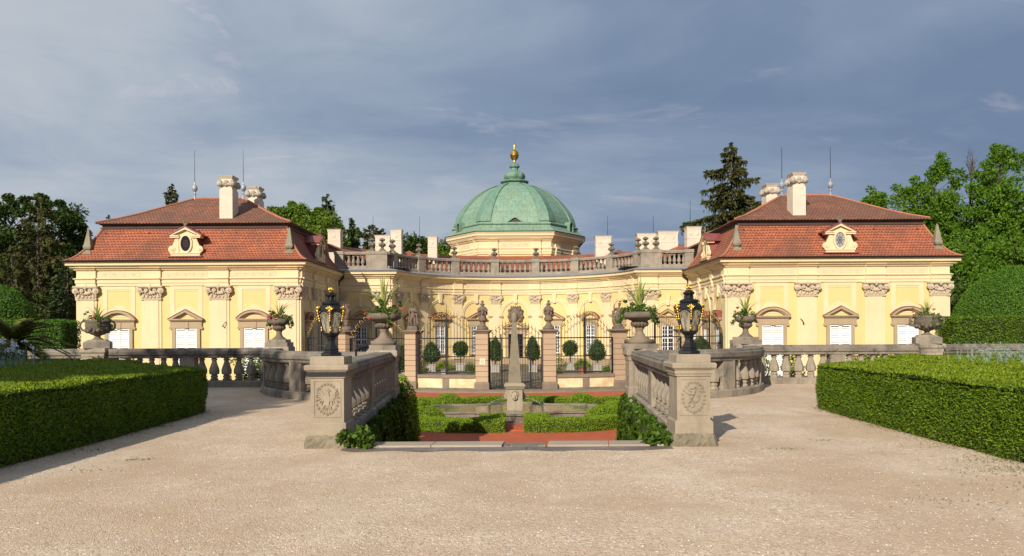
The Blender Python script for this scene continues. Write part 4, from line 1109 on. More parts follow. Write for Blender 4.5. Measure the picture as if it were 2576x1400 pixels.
def balustrade(label, path, groups, minis, group='balustrades round the terrace', rail='rail'):
    """groups: [(d0, d1, n)] balusters; minis: distances of small piers"""
    global _bme
    x, y, a = walk(path, plen(path) / 2)
    t = thing('balustrade', label, 'balustrade', (x, y, 0), group)
    MB().sweep(path, PLN).build('plinth', 'balstone', t)
    MB().sweep(path, RAIL).build('coping', rail, t)
    for d in minis:
        x, y, a = walk(path, d)
        MB().stack(x, y, [(.22, .15, .19), (.22, .15, .872)], rot=a).build('small_pier', 'balstone', t)
    for d0, d1, n in groups:
        for k in range(n):
            x, y, a = walk(path, d0 + (d1 - d0) * (k + .5) / n)
            if _bme is None:
                o = _bp.build('baluster', 'balstone'); _bme = o
            else: o = _bme.copy(); COL.objects.link(o)
            o['_o'] = [0.0, 0.0, 0.0]; o.parent = t; o.location = (x - t.location[0], y - t.location[1], .19); o.rotation_euler = (0, 0, a)
    return t
def corner_pier(par, x, y, rot=0, w=.34, d=.31, z=1.18):
    return MB().stack(x, y, [(w, d, -.05), (w, d, .3), (w * .93, d * .93, .33), (w * .93, d * .93, .9), (w * .98, d * .98, .93), (w * 1.0, d * 1.0, 1.0), (w * 1.12, d * 1.12, 1.05), (w * 1.12, d * 1.12, z - .03), (w * 1.05, d * 1.05, z)], rot=rot).build('pier', 'balstone', par)
for s, nm in ((-1, 'left'), (1, 'right')):
    # straight back balustrade
    xo = 26
    path = [(OX + s * xo, 23.4), (OX + s * 6.95, 23.4)]
    L = plen(path); m1 = xo - 9.52; m2 = xo - 12.2; m3 = xo - 15.4; m4 = xo - 18.6
    t = balustrade('straight stone balustrade along the back of the terrace behind the %s clipped hedge' % nm, path,
                   [(m1 + .2, L - .2, 6), (m2 + .36, m1 - .22, 6), (m3 + .3, m2 - .4, 6), (m4 + .3, m3 - .3, 7), (1.5, m4 - .3, 14)], [m1, m3, m4])
    corner_pier(t, OX + s * 12.2, 23.4, z=1.16)
    # curved
    path = [(OX + s * 6.82, 23.0)] + ell(s)[1:-1] + [(OX + s * 3.2, 18.2)]
    L = plen(path)
    t = balustrade('curved stone balustrade between the small urn and the shell urn on the %s' % nm, path,
                   [(.45, 1.75, 3), (2.25, 4.2, 4), (4.7, L - .2, 5)], [2.0, 4.45])
    corner_pier(t, OX + s * 6.82, 23.25, w=.33)
    corner_pier(t, OX + s * 2.92, 18.15, w=.31, d=.3)
    # inner straight with the carved pier
    path = [(OX + s * 2.9, 17.88), (OX + s * 2.56, 11.45)]
    L = plen(path)
    t = balustrade('inner stone balustrade with a carved %s end pier on the %s' % ('eagle' if s < 0 else 'lion', nm), path,
                   [(.1, 2.75, 6), (3.2, L - .05, 6)], [2.98])
    cx, cy = OX + s * 2.53, 11.25
    p = MB().stack(cx, cy, [(.23, .27, .35), (.23, .27, .955), (.25, .29, .965), (.25, .29, .985), (.262, .302, 1.0), (.262, .302, 1.04), (.275, .315, 1.055), (.30, .34, 1.08), (.305, .345, 1.13), (.29, .33, 1.145), (.235, .275, 1.15), (.235, .275, 1.252), (.22, .26, 1.262)])
    fr = lambda u, w, z, cx=cx, cy=cy: (cx + u, cy - .27 - w, z)
    p.f = fr
    for a in ((-.19, -.175, .42, .93), (.175, .19, .42, .93)): p.box(a[0], a[1], -.01, .008, a[2], a[3])
    p.box(-.174, .174, -.01, .008, .915, .93); p.box(-.174, .174, -.01, .008, .42, .435)
    pr = p.build('carved_pier', 'pier', t)
    MB().stack(cx, cy, [(.262, .302, .165), (.262, .302, .33), (.24, .28, .352)]).build('pier_base', 'pier', pr)
    fdn = MB()
    rj = random.Random(40 + s); n_ = 14; lv = [(-.05, .31, .35), (.0, .325, .36), (.05, .32, .36), (.1, .305, .345), (.14, .30, .335), (.165, .275, .315), (.175, .24, .29)]; vs = []; fs = []
    for z_, hx_, hy_ in lv:
        for k in range(4 * n_):
            e_, f_ = divmod(k, n_); f_ = f_ / n_ * 2 - 1
            px_, py_ = ((f_, -1), (1, f_), (-f_, 1), (-1, -f_))[e_]
            j_ = 1 + rj.uniform(-.035, .03) - (.05 if abs(abs(px_) - 1) < .08 and abs(abs(py_) - 1) < .08 else 0)
            vs.append((cx + px_ * hx_ * j_, cy + py_ * hy_ * j_, z_ + (rj.uniform(-.012, .012) if z_ > 0 else 0)))
    m_ = 4 * n_
    for i_ in range(len(lv) - 1):
        for k in range(m_): fs.append((i_ * m_ + k, i_ * m_ + (k + 1) % m_, (i_ + 1) * m_ + (k + 1) % m_, (i_ + 1) * m_ + k))
    fs.append(tuple((len(lv) - 1) * m_ + k for k in range(m_)))
    fdn.add(vs, fs); fdn.build('pier_foundation', 'mossy', pr)
    if s < 0: MB().box(cx - .274, cx + .274, cy - .314, cy + .314, .99, 1.046).build('black_band', 'iron', pr)
    # relief
    e = MB(fr); zc = .675
    for k in range(22):
        a = 2 * PI * k / 22 + .1; r1 = .152; r2 = .205
        cu, cz = r1 * math.cos(a), zc + r2 * math.sin(a)
        for j in range(5): e.ball(cu + .013 * math.cos(a + j * 1.257), .003, cz + .013 * math.sin(a + j * 1.257), .0095, .012, .0095, 6, 4)
        e.ball(cu, .006, cz, .007, .012, .007, 6, 4)
    if s < 0:   # displayed eagle
        e.prism([(-.03, .6), (-.04, .68), (-.03, .75), (-.005, .79), (.012, .80), (.035, .785), (.02, .77), (.03, .72), (.04, .66), (.025, .6), (0, .57)], 0, .016)
        e.ball(.005, .01, .80, .024, .014, .02, 8, 5); e.prism([(.025, .805), (.055, .79), (.022, .787)], 0, .012)
        for q in (-1, 1):
            e.prism([(q * .03, .70), (q * .06, .76), (q * .09, .80), (q * .12, .79), (q * .11, .70), (q * .07, .64), (q * .03, .64)], 0, .012)
            for k in range(7):
                a = math.radians(-70 + k * 20); L_ = .09
                x0, z0 = q * (.05 + .008 * k), .66 + .016 * k
                x1, z1 = x0 + q * L_ * math.cos(a) * .8, z0 + L_ * math.sin(a) * .9
                e.tube([(x0, .008, z0), ((x0 + x1) / 2 + q * .01, .014, (z0 + z1) / 2), (x1, .006, z1)], .0085, 5, .004)
            e.tube([(q * .015, .01, .60), (q * .05, .012, .57), (q * .055, .01, .545)], .01, 5, .006)
            for j in (-1, 0, 1): e.tube([(q * .055, .008, .548), (q * .055 + j * .018, .006, .53)], .005, 4, .002)
        for k in range(5): a = math.radians(-130 + k * 20); e.tube([(0, .008, .59), (.0 + .09 * math.cos(a), .006, .59 + .09 * math.sin(a))], .009, 5, .004)
    else:       # rampant two-tailed lion
        pts = [(-.05, .62, .02), (-.03, .67, .028), (-.01, .72, .032), (.005, .755, .03)]
        for u, z, r_ in pts: e.ball(u, .004, z, r_, .02, r_, 8, 5)
        e.ball(-.005, .008, .80, .027, .022, .026, 8, 5); e.tube([(-.02, .01, .80), (-.05, .012, .792)], .012, 5, .006)
        for k in range(6): a = k * .5 + .2; e.ball(.015 + .025 * math.cos(a - .4), .006, .785 + .035 * math.sin(a), .012, .012, .012, 6, 4)
        for P in ([(-.01, .745), (-.06, .77), (-.09, .80)], [(0, .72), (-.06, .715), (-.10, .735)], [(-.04, .62), (-.075, .60), (-.06, .555), (-.09, .54)], [(-.03, .62), (.01, .585), (.0, .545), (-.03, .53)]):
            e.tube([(u, .008, z) for u, z in P], .015, 6, .007)
            u, z = P[-1]
            for j in (-1, 0, 1): e.tube([(u, .008, z), (u - .018, .006, z + j * .01)], .005, 4, .002)
        for q in (0, 1):
            P = [(-.02, .63), (.03, .60), (.07, .63 + q * .01), (.06 + q * .03, .68), (.10, .72 + q * .02), (.085 + q * .03, .76)]
            e.tube([(u, .008, z) for u, z in P], .009, 5, .006); e.ball(P[-1][0], .008, P[-1][1], .015, .012, .02, 6, 4)
        e.tube([(-.09, .01, .80), (-.075, .012, .86), (-.06, .01, .875)], .006, 4, .003)
    e.tube([(0, .006, .455), (0, .008, .44)], .016, 6, .008)
    e.build('relief_emblem', 'pier', pr)
# small dark spotlight fittings on the left balustrade
sp = thing('spotlight', 'small black spotlight clamped on the left inner coping behind the lantern', 'spotlight', (OX - 2.75, 15.2, 1.14))
MB().tube([(OX - 2.93, 15.0, 1.14), (OX - 2.93, 15.0, 1.26), (OX - 2.86, 15.02, 1.31)], .022, 6).build('bracket', 'iron', sp)
MB().tube([(OX - 2.88, 15.02, 1.3), (OX - 2.72, 15.1, 1.33)], .045, 8, .055).build('lamp_head', 'iron', sp)

# ------------------------------------------------------------------ urns and planting
def ring_balls(b, R, z, n, r, rz=None, ph=0):
    for k in range(n): a = ph + 2 * PI * k / n; b.ball(R * math.cos(a), R * math.sin(a), z, r, r, rz or r, 7, 5)
def shell_urn(label, loc, rz=0):
    t = thing('stone_urn', label, 'urn', (0, 0, 0), 'shell urns on the balustrade piers')
    MB().stack(0, 0, [(.31, .31, 0), (.31, .31, .11), (.3, .3, .115)]).build('plinth', 'balstone', t)
    MB().stack(0, 0, [(.255, .255, .112), (.255, .255, .2), (.24, .24, .215)]).lathe(0, 0, [(.24, .21), (.21, .24), (.12, .3), (.09, .36), (.08, .43), (.11, .46), (.10, .48)], 20).build('foot', 'gatecap', t, True)
    b = MB().lathe(0, 0, [(.09, .47), (.13, .49), (.18, .54), (.195, .58), (.17, .62), (.2, .64), (.3, .68), (.36, .70), (.385, .735), (.38, .79), (.36, .83), (.32, .84), (.28, .80)], 40, flute=.035, fn=8)
    ring_balls(b, .165, .565, 14, .045, .06)
    b.build('bowl', 'urn', t, True)
    MB().lathe(0, 0, [(.0, .78), (.31, .8), (.3, .83), (.0, .84)], 16).build('soil', 'soil', t)
    return t
def small_urn(label, loc, rz=0):
    t = thing('stone_urn', label, 'urn', (0, 0, 0), 'small flower urns on the corner piers')
    MB().stack(0, 0, [(.33, .33, 0), (.33, .33, .12), (.27, .27, .125), (.27, .27, .2), (.25, .25, .21)]).build('plinth', 'balstone', t)
    MB().lathe(0, 0, [(.23, .2), (.18, .24), (.1, .31), (.075, .4), (.09, .44), (.08, .46)], 18).build('foot', 'urn', t, True)
    b = MB().lathe(0, 0, [(.08, .45), (.14, .48), (.18, .54), (.19, .58), (.17, .61), (.22, .64), (.28, .67), (.3, .72), (.29, .8), (.25, .81), (.22, .77)], 36, flute=.03, fn=9)
    ring_balls(b, .16, .55, 12, .04, .055)
    b.build('bowl', 'urn', t, True)
    return t
def handled_urn(label, loc, rz=0):
    t = thing('stone_urn', label, 'urn', (0, 0, 0), 'handled stone urns on the back balustrade')
    MB().stack(0, 0, [(.35, .33, 0), (.35, .33, .17), (.3, .28, .2), (.22, .22, .25)]).build('plinth', 'balstone', t)
    MB().lathe(0, 0, [(.2, .24), (.15, .27), (.08, .31), (.07, .35), (.1, .38)], 18).build('foot', 'urn', t, True)
    b = MB().lathe(0, 0, [(.1, .37), (.2, .41), (.29, .5), (.33, .6), (.34, .68), (.33, .74), (.36, .77), (.36, .81), (.32, .82), (.28, .78)], 32)
    for k in range(9): a = 2 * PI * k / 9; b.ball(.31 * math.cos(a), .31 * math.sin(a), .56 - .04 * (k % 2), .07, .07, .06, 7, 5); b.ball(.28 * math.cos(a + .3), .28 * math.sin(a + .3), .5, .055, .055, .07, 6, 4)
    b.build('bowl', 'urn', t, True)
    for q in (-1, 1):
        MB().tube([(q * (.33 + .13 * math.sin(a)), 0, .66 - .15 * math.cos(a)) for a in [PI * k / 8 for k in range(-1, 10)]], .028, 7).build('handle', 'urn', t, True)
    return t
def planting(label, seed, R, spikes, flowers, fcol, spikeL=.6, trail=6, leaf=.055, nleaf=900, cup=.0, group='flower plantings in the urns'):
    """origin at the rim of the urn"""
    r = np.random.default_rng(seed); rr = random.Random(seed)
    t = thing('flower_planting', label, 'plant', (0, 0, 0), group)
    C = []; Rr = []
    for k in range(14):
        a = 2 * PI * k / 14 + rr.random() * .4; q = R * (.55 + .5 * rr.random())
        C.append((q * math.cos(a), q * math.sin(a), .03 + .1 * rr.random() + cup)); Rr.append(R * .33)
    for k in range(5): C.append((rr.uniform(-.3, .3) * R, rr.uniform(-.3, .3) * R, .12 + cup)); Rr.append(R * .4)
    for k in range(trail):
        a = rr.random() * 2 * PI; L_ = rr.uniform(.6, 1.2)
        for j in range(4): q = R * (1 + .12 * j * L_); C.append((q * math.cos(a), q * math.sin(a), .02 - .07 * j * L_ + (.06 if j < 2 else 0))); Rr.append(R * .17)
    for k in range(6):
        a = rr.random() * 2 * PI; q = R * rr.uniform(.5, 1.25); z = rr.uniform(.16, .3)
        C.append((q * math.cos(a), q * math.sin(a), z)); Rr.append(R * .14)
    C = np.array(C); Rr = np.array(Rr)
    P, D = clump_leaves(C, Rr, max(8, nleaf // len(C)), r, .7)
    leaves('foliage', P, D, leaf, leaf * .85, 'leaf_pot', t, r)
    b = MB()
    for k in range(spikes):
        a = rr.random() * 2 * PI; lean = rr.uniform(.05, .95) ** 1.0; L_ = spikeL * rr.uniform(.65, 1.1); dx, dy = math.cos(a), math.sin(a); n = 7; w = .017 * (spikeL / .5)
        vs = []
        for j in range(n + 1):
            s_ = j / n; h = L_ * s_; o = lean * h * (.35 + .5 * s_ * lean * 1.2); z = cup + h * (1 - .38 * lean * s_ * s_ * 1.2)
            ww = w * (1 - s_) ** .7 + .001
            vs += [(dx * o - dy * ww, dy * o + dx * ww, z), (dx * o + dy * ww, dy * o - dx * ww, z), (dx * o, dy * o, z + .006)]
        fs = []
        for j in range(n): a0 = 3 * j; fs += [(a0, a0 + 2, a0 + 5, a0 + 3), (a0 + 2, a0 + 1, a0 + 4, a0 + 5)]
        b.add(vs, fs)
    if spikes: b.build('spike_leaves', 'leaf_spike', t)
    f = MB()
    for k in range(flowers):
        a = rr.random() * 2 * PI; q = R * rr.uniform(.6, 1.35); z = rr.uniform(-.12, .26) * (1 if q < R * 1.1 else .8)
        x, y = q * math.cos(a), q * math.sin(a)
        for j in range(9):
            f.ball(x + rr.uniform(-.03, .03), y + rr.uniform(-.03, .03), z + rr.uniform(-.025, .025), .015, .015, .009, 5, 3)
    if flowers: f.build('blossoms', fcol, t)
    return t
place(shell_urn('big shell-shaped stone urn with scarlet geraniums on the pier behind the left lantern', 0), (OX - 2.92, 18.15, 1.18))
place(planting('scarlet geraniums and tall spiky leaves filling the big urn behind the left lantern', 5, .34, 30, 11, 'petal_red', .95, 2, .045, 1250), (OX - 2.92, 18.15, 1.18 + .81))
place(shell_urn('big shell-shaped stone urn overgrown with ivy on the pier left of the right lantern', 0), (OX + 2.92, 18.15, 1.18), .4)
place(planting('trailing ivy and tall spiky leaves filling the big urn left of the right lantern', 8, .35, 30, 0, 'petal_red', .95, 5, .05, 1500), (OX + 2.92, 18.15, 1.18 + .81))
place(small_urn('small geranium urn on the corner pier in front of the left wing', 0), (OX - 6.82, 23.25, 1.18))
place(planting('pink geraniums with spiky leaves in the small urn before the left wing', 21, .31, 20, 22, 'petal_pink', .75, 5, .045, 1000), (OX - 6.82, 23.25, 1.18 + .78))
place(small_urn('small stone urn on the corner pier in front of the right wing', 0), (OX + 6.82, 23.25, 1.18), .3)
place(planting('green trailing leaves and arching spikes in the small urn before the right wing', 33, .30, 22, 2, 'petal_red', .8, 5, .045, 950), (OX + 6.82, 23.25, 1.18 + .78))
place(handled_urn('two-handled stone urn on the back balustrade before the left wing', 0), (OX - 12.2, 23.4, 1.16), .35)
place(planting('red geraniums and short spikes in the two-handled urn before the left wing', 44, .32, 28, 4, 'petal_red', .65, 3, .045, 900), (OX - 12.2, 23.4, 1.16 + .76))
place(handled_urn('two-handled stone urn on the back balustrade before the right wing', 0), (OX + 12.2, 23.4, 1.16), -.3)
place(planting('sparse green leaves and short spikes in the two-handled urn before the right wing', 52, .32, 24, 2, 'petal_red', .65, 4, .045, 600), (OX + 12.2, 23.4, 1.16 + .76))

# ------------------------------------------------------------------ lanterns
def lantern(label):
    t = thing('lantern', label, 'lantern', (0, 0, 0), 'black and gold lanterns on the carved piers')
    MB().lathe(0, 0, [(.15, 0), (.162, .015), (.155, .04), (.12, .055), (.105, .075), (.112, .095), (.1, .115), (.075, .15), (.06, .2), (.062, .23), (.082, .24), (.07, .255), (.075, .265), (.105, .285), (.128, .31), (.13, .325)], 6, ph=PI / 6).build('base', 'iron', t)
    n = 6; R0, R1 = .118, .198; z0, z1 = .32, .635
    g = MB().lathe(0, 0, [(R0 * .97, z0), (R0 * 1.22, z0 + .12), (R1 * .96, z1 - .04), (R1 * .97, z1 + .02)], 6, ph=PI / 6); g.build('glass', 'lglass', t)
    f = MB()
    for k in range(6):
        a = PI / 6 + k * PI / 3; c, s = math.cos(a), math.sin(a)
        f.tube([(R0 * c, R0 * s, z0), (R0 * 1.26 * c, R0 * 1.26 * s, z0 + .12), (R1 * c, R1 * s, z1)], .0125, 6)
        a2 = a + PI / 3; A = Vector((R1 * c, R1 * s)); B = Vector((R1 * math.cos(a2), R1 * math.sin(a2)))
        f.tube([(*(A + (B - A) * (j / 8)), z1 - .055 + .05 * math.sin(PI * j / 8)) for j in range(9)], .011, 5)
    f.lathe(0, 0, [(R1 * 1.02, z1 - .005), (R1 * 1.03, z1 + .015), (.185, z1 + .045), (.155, z1 + .075), (.13, z1 + .085), (.138, z1 + .095), (.142, z1 + .11), (.125, z1 + .13), (.085, z1 + .14)], 6, ph=PI / 6)
    f.build('frame', 'iron', t)
    f = MB()
    f.lathe(0, 0, [(.072, z1 + .14), (.06, z1 + .16)], 6, ph=PI / 6)
    for k in range(6): a = PI / 6 + k * PI / 3; f.tube([(.062 * math.cos(a), .062 * math.sin(a), z1 + .15), (.055 * math.cos(a), .055 * math.sin(a), z1 + .2)], .011, 5)
    f.lathe(0, 0, [(.04, z1 + .15), (.04, z1 + .2)], 8)
    f.lathe(0, 0, [(.06, z1 + .195), (.085, z1 + .215), (.09, z1 + .235), (.06, z1 + .245), (.045, z1 + .265)], 6, ph=PI / 6)
    f.build('chimney_crown', 'iron', t)
    q = MB().lathe(0, 0, [(.05, z1 + .25), (.04, z1 + .265), (.018, z1 + .28)], 8)
    for k in range(6):
        a = k * PI / 3
        q.tube([(.015 * math.cos(a), .015 * math.sin(a), z1 + .275), (.036 * math.cos(a), .036 * math.sin(a), z1 + .30), (.02 * math.cos(a), .02 * math.sin(a), z1 + .34)], .013, 5, .006)
    q.ball(0, 0, z1 + .31, .022, .022, .035); q.build('finial', 'gold', t, True)
    for k in range(6):
        a = PI / 6 + k * PI / 3; c, s = math.cos(a), math.sin(a)
        fm = lambda u, w, z, c=c, s=s: (c * w - s * u, s * w + c * u, z)
        b = MB(fm)
        R = R1 - .002
        b.ball(0, R + .012, z1 - .01, .022, .018, .034, 8, 5)
        for q_, L_ in ((-2, .035), (-1, .05), (0, .06), (1, .05), (2, .035)):
            b.tube([(0, R + .006, z1 - .01), (q_ * .015, R + .012, z1 + L_ * .6), (q_ * .024, R + .012, z1 + L_), (q_ * .028, R + .004, z1 + L_ + .01)], .012, 5, .006)
        for j in range(4):
            zz = z1 - .045 - j * .033; rr_ = R1 - (R1 - R0 * 1.26) * (z1 - zz) / (z1 - z0 - .12)
            b.ball(0, rr_ + .014, zz, .019 - j * .0028, .014, .022, 7, 4)
        b.build('gilded_leaf', 'gold', t, True); b = MB(fm)
        zz = z0 + .075
        rr_ = R0 * 1.16
        b.ball(0, rr_ + .012, zz - .035, .02, .014, .022, 7, 4); b.ball(0, rr_ + .012, zz, .011, .012, .022, 6, 4)
        for q_ in (-1, 1): b.tube([(0, rr_ + .008, zz - .03), (q_ * .022, rr_ + .01, zz - .01)], .008, 5, .004)
        b.tube([(0, rr_ + .014, zz + .015), (0, rr_ + .02, zz + .05)], .008, 5, .003)
        b.build('gilded_bud', 'gold', t, True)
    return t
place(lantern('black hexagonal lantern with gilded leaves on the carved eagle pier'), (OX - 2.53, 11.25, 1.262), .12)
place(lantern('black hexagonal lantern with gilded leaves on the carved lion pier'), (OX + 2.53, 11.25, 1.262), -.05)

# ------------------------------------------------------------------ gate pillars, fences and gate
PU = [-9.72, -5.23, -1.61, 1.61, 5.23, 9.72]
pdesc = ['behind the left lantern', 'under the draped statue', 'left of the gate, with a small cream plaque', 'right of the gate', 'under the boy statue', 'beside the right lantern']
for u, dsc in zip(PU, pdesc):
    x, y = fpos(u); rot = u / 13.5
    t = thing('gate_pillar', 'banded sandstone pillar ' + dsc, 'pillar', (x, y, -1.3), 'sandstone pillars of the iron fence')
    b = MB(); z = -.88
    for k in range(9):
        b.stack(x, y, [(.29, .29, z + .012), (.305, .305, z + .02), (.305, .305, z + .24), (.29, .29, z + .248), (.29, .29, z + .26)], rot=rot); z += .26
    b.build('shaft', 'gatestone', t)
    MB().stack(x, y, [(.36, .36, -1.32), (.36, .36, -.93), (.33, .33, -.87)], rot=rot).build('base', 'gatecap', t)
    MB().stack(x, y, [(.3, .3, 1.46), (.32, .32, 1.5), (.36, .36, 1.53), (.36, .36, 1.56), (.43, .43, 1.59), (.43, .43, 1.63), (.3, .3, 1.67)], rot=rot).build('cap', 'gatecap', t)
x, y = fpos(-1.61)
t = thing('plaque', 'small cream information plaque on the pillar left of the gate', 'sign', (x, y - .31, .1))
MB().box(x - .13, x + .13, y - .335, y - .31, -.02, .28).build('plate', 'sign', t)
b = MB(); rr = random.Random(9)
for k, wd in enumerate((.12, .16, .19, .17, .19, .1)):
    z = .235 - k * .042; xx = x - wd / 2
    while xx < x + wd / 2 - .01: l_ = rr.uniform(.012, .03); b.box(xx, min(xx + l_, x + wd / 2), y - .338, y - .335, z - .009, z + .006); xx += l_ + .008
b.build('lettering', 'ink', t)

def fence_bars(t, u0, u1, zlo, peak, zmid=.36, zup=1.25, gate=False, skew=0):
    L = u1 - u0; n = int(L / .155)
    def outl(q): return 1.34 + peak * math.sin(PI * q) ** .85
    b = MB(fm_f); g = MB(fm_f)
    for k in range(1, n):
        q = k / n; u = u0 + L * q; zt = outl(q)
        b.tube([(u, 0, zlo), (u, 0, zt)], .0125, 4); b.tube([(u, 0, zt), (u + .014, 0, zt + .05), (u - .014, 0, zt + .1), (u, 0, zt + .16)], .012, 4, .004)
        if k < n - 0: b.tube([(u + L / n / 2, 0, zlo), (u + L / n / 2, 0, zmid)], .010, 4)
        for zz in ((.84, outl(q) - .42) if outl(q) > 1.75 else (.84,)):
            if zz < .9 or zz > 1.4: b.tube([(u + L / n / 2 + .05 * math.cos(a), 0, zz + .05 * math.sin(a)) for a in [PI * j / 4 for j in range(9)]], .009, 4)
        zg = zt - .06
        for q_ in (-1, 1): g.ball(u + q_ * .037, -.01 * q_ + .02, zg - q_ * .035, .027, .022, .036, 7, 5)
        if k % 2: g.ball(u, .03, zg + .09, .02, .02, .05, 6, 4)
    b.build('bars', 'iron', t); g.build('gilded_scrolls', 'gold', t, True)
    r = MB(fm_f)
    m = max(2, int(L / .4))
    for z, h in ((zlo, .05), (zmid, .045), (zup, .055)): r.box(u0, u1, -.025, .025, z - h / 2, z + h / 2, m)
    for u in (u0, u1): r.box(u - .035, u + .035, -.035, .035, zlo - (.0 if gate else .1), zup + .02)
    if not gate: r.box((u0 + u1) / 2 - .035, (u0 + u1) / 2 + .035, -.04, .04, zlo - .1, outl(.5) - .25); r.tube([((u0 + u1) / 2, 0, outl(.5) - .3), ((u0 + u1) / 2, 0, outl(.5) + .45)], .024, 5, .006)
    r.build('rails', 'iron', t)
ends = [-14.6] + PU + [14.6]
fdesc = ['from the left wing corner to the first pillar', 'behind the left shell urn', 'left of the gate', None, 'right of the gate', 'behind the right ivy urn', 'from the last pillar to the right wing corner']
for i in range(7):
    if i == 3: continue
    a, b_ = ends[i] + (.33 if i else .05), ends[i + 1] - (.33 if i < 6 else .05)
    um = (a + b_) / 2; x, y = fpos(um)
    t = thing('iron_fence', 'black iron fence panel with gilded scrolls, ' + fdesc[i], 'fence', (x, y, -.5), 'iron fence panels between the pillars')
    fence_bars(t, a, b_, -.42, 1.15)
    w = thing('low_wall', 'low peeling cream wall carrying the iron fence ' + fdesc[i], 'wall', (x, y, -1.3), 'low walls under the fence')
    n = 10
    MB(fm_f).box(a, b_, -.14, .14, -1.3, -.68, n).build('wall_body', 'plaster', w)
    MB(fm_f).box(a, b_, -.16, .2, -.68, -.52, n).build('coping', 'gatecap', w)
    MB(fm_f).box(a, b_, -.16, .2, -1.31, -1.16, n).build('footing', 'mossy', w)
    MB(fm_f).box(um - .17, um + .17, -.15, .165, -1.16, -.68, 2).build('stone_block', 'gatecap', w)
x, y = fpos(0)
t = thing('iron_gate', 'black double iron gate with gilded scrolls between the two middle pillars', 'gate', (x, y, -1.2))
for q in (-1, 1):
    pass
fence_bars(t, -1.27, 1.27, -1.17, .75, zmid=.3, zup=1.25, gate=True)
r = MB(fm_f)
for u in (-.7, .02, .72): r.box(u - .035, u + .035, -.03, .035, -1.2, 1.25)
r.box(-.75, -.68, .0, .04, 1.1, 1.45); r.build('gate_stiles', 'iron', t)
k_ = MB(); pth = [fpos(-6.2 + 12.4 * k / 30, .75) for k in range(31)]
k_.sweep(pth, [(-.4, -1.32), (-.4, -1.21), (.35, -1.21), (.35, -1.245), (.6, -1.245), (.62, -1.32)])
tag(k_.build('stone_step', 'gatecap'), 'low curved stone step in front of the gate and pillars', 'step')

# pillar tops: finial urns and statues
def crown_urn():
    t = thing('finial_urn', '', 'urn', (0, 0, 0), 'crown-shaped urns on the gate pillars')
    b = MB().stack(0, 0, [(.27, .27, 0), (.27, .27, .1), (.2, .2, .14)]).lathe(0, 0, [(.24, .12), (.17, .2), (.12, .28), (.1, .34), (.13, .37), (.12, .4)], 16); b.build('foot', 'statue', t, True)
    b = MB().lathe(0, 0, [(.12, .38), (.19, .42), (.21, .48), (.19, .54), (.165, .6), (.18, .8), (.22, .92), (.24, .98), (.2, 1.04), (.13, 1.1), (.07, 1.14), (.06, 1.18), (.11, 1.2), (.12, 1.23), (.05, 1.27), (.04, 1.31), (.075, 1.34), (.06, 1.38), (.02, 1.42)], 24, flute=.05, fn=8)
    for k in range(4):
        a = PI / 4 + k * PI / 2; b.ball(.24 * math.cos(a), .24 * math.sin(a), .93, .075, .075, .09, 8, 5); b.ball(.2 * math.cos(a), .2 * math.sin(a), .76, .05, .05, .09, 7, 5)
        a += PI / 4; b.ball(.2 * math.cos(a), .2 * math.sin(a), .8, .06, .06, .1, 7, 5)
    b.build('vase', 'statue', t, True)
    return t
proto = crown_urn()
x, y = fpos(-1.61); place(proto, (x, y, 1.67), .1); proto['label'] = 'crown-topped stone urn on the pillar left of the gate'
c = copy_tree(proto); x, y = fpos(1.61); place(c, (x, y, 1.67), -.1); c['label'] = 'crown-topped stone urn on the pillar right of the gate'
def vase():
    t = thing('finial_vase', '', 'vase', (0, 0, 0), 'carved vases on the outer fence pillars')
    MB().stack(0, 0, [(.27, .27, 0), (.27, .27, .08), (.16, .16, .22)]).lathe(0, 0, [(.12, .2), (.1, .3), (.15, .34), (.1, .38), (.14, .44), (.16, .5), (.1, .56), (.12, .6)], 14).build('foot', 'statue', t, True)
    b = MB().lathe(0, 0, [(.12, .58), (.15, .66), (.2, .86), (.235, 1.0), (.22, 1.06), (.15, 1.12), (.12, 1.2), (.1, 1.26)], 20, flute=.05, fn=6)
    b.ball(0, 0, 1.3, .09, .07, .08); b.build('body', 'statue', t, True)
    for q in (-1, 1): MB().tube([(q * .1, 0, 1.2), (q * .16, 0, 1.34), (q * .1, 0, 1.4), (q * .05, 0, 1.35)], .035, 6, .02).build('handle', 'statue', t, True)
    return t
proto = vase()
x, y = fpos(-9.72); place(proto, (x, y, 1.67), .5); proto['label'] = 'scroll-handled carved stone vase on the pillar behind the left lantern'
c = copy_tree(proto); x, y = fpos(9.72); place(c, (x, y, 1.67), -.6); c['label'] = 'scroll-handled carved stone vase on the pillar beside the right lantern'

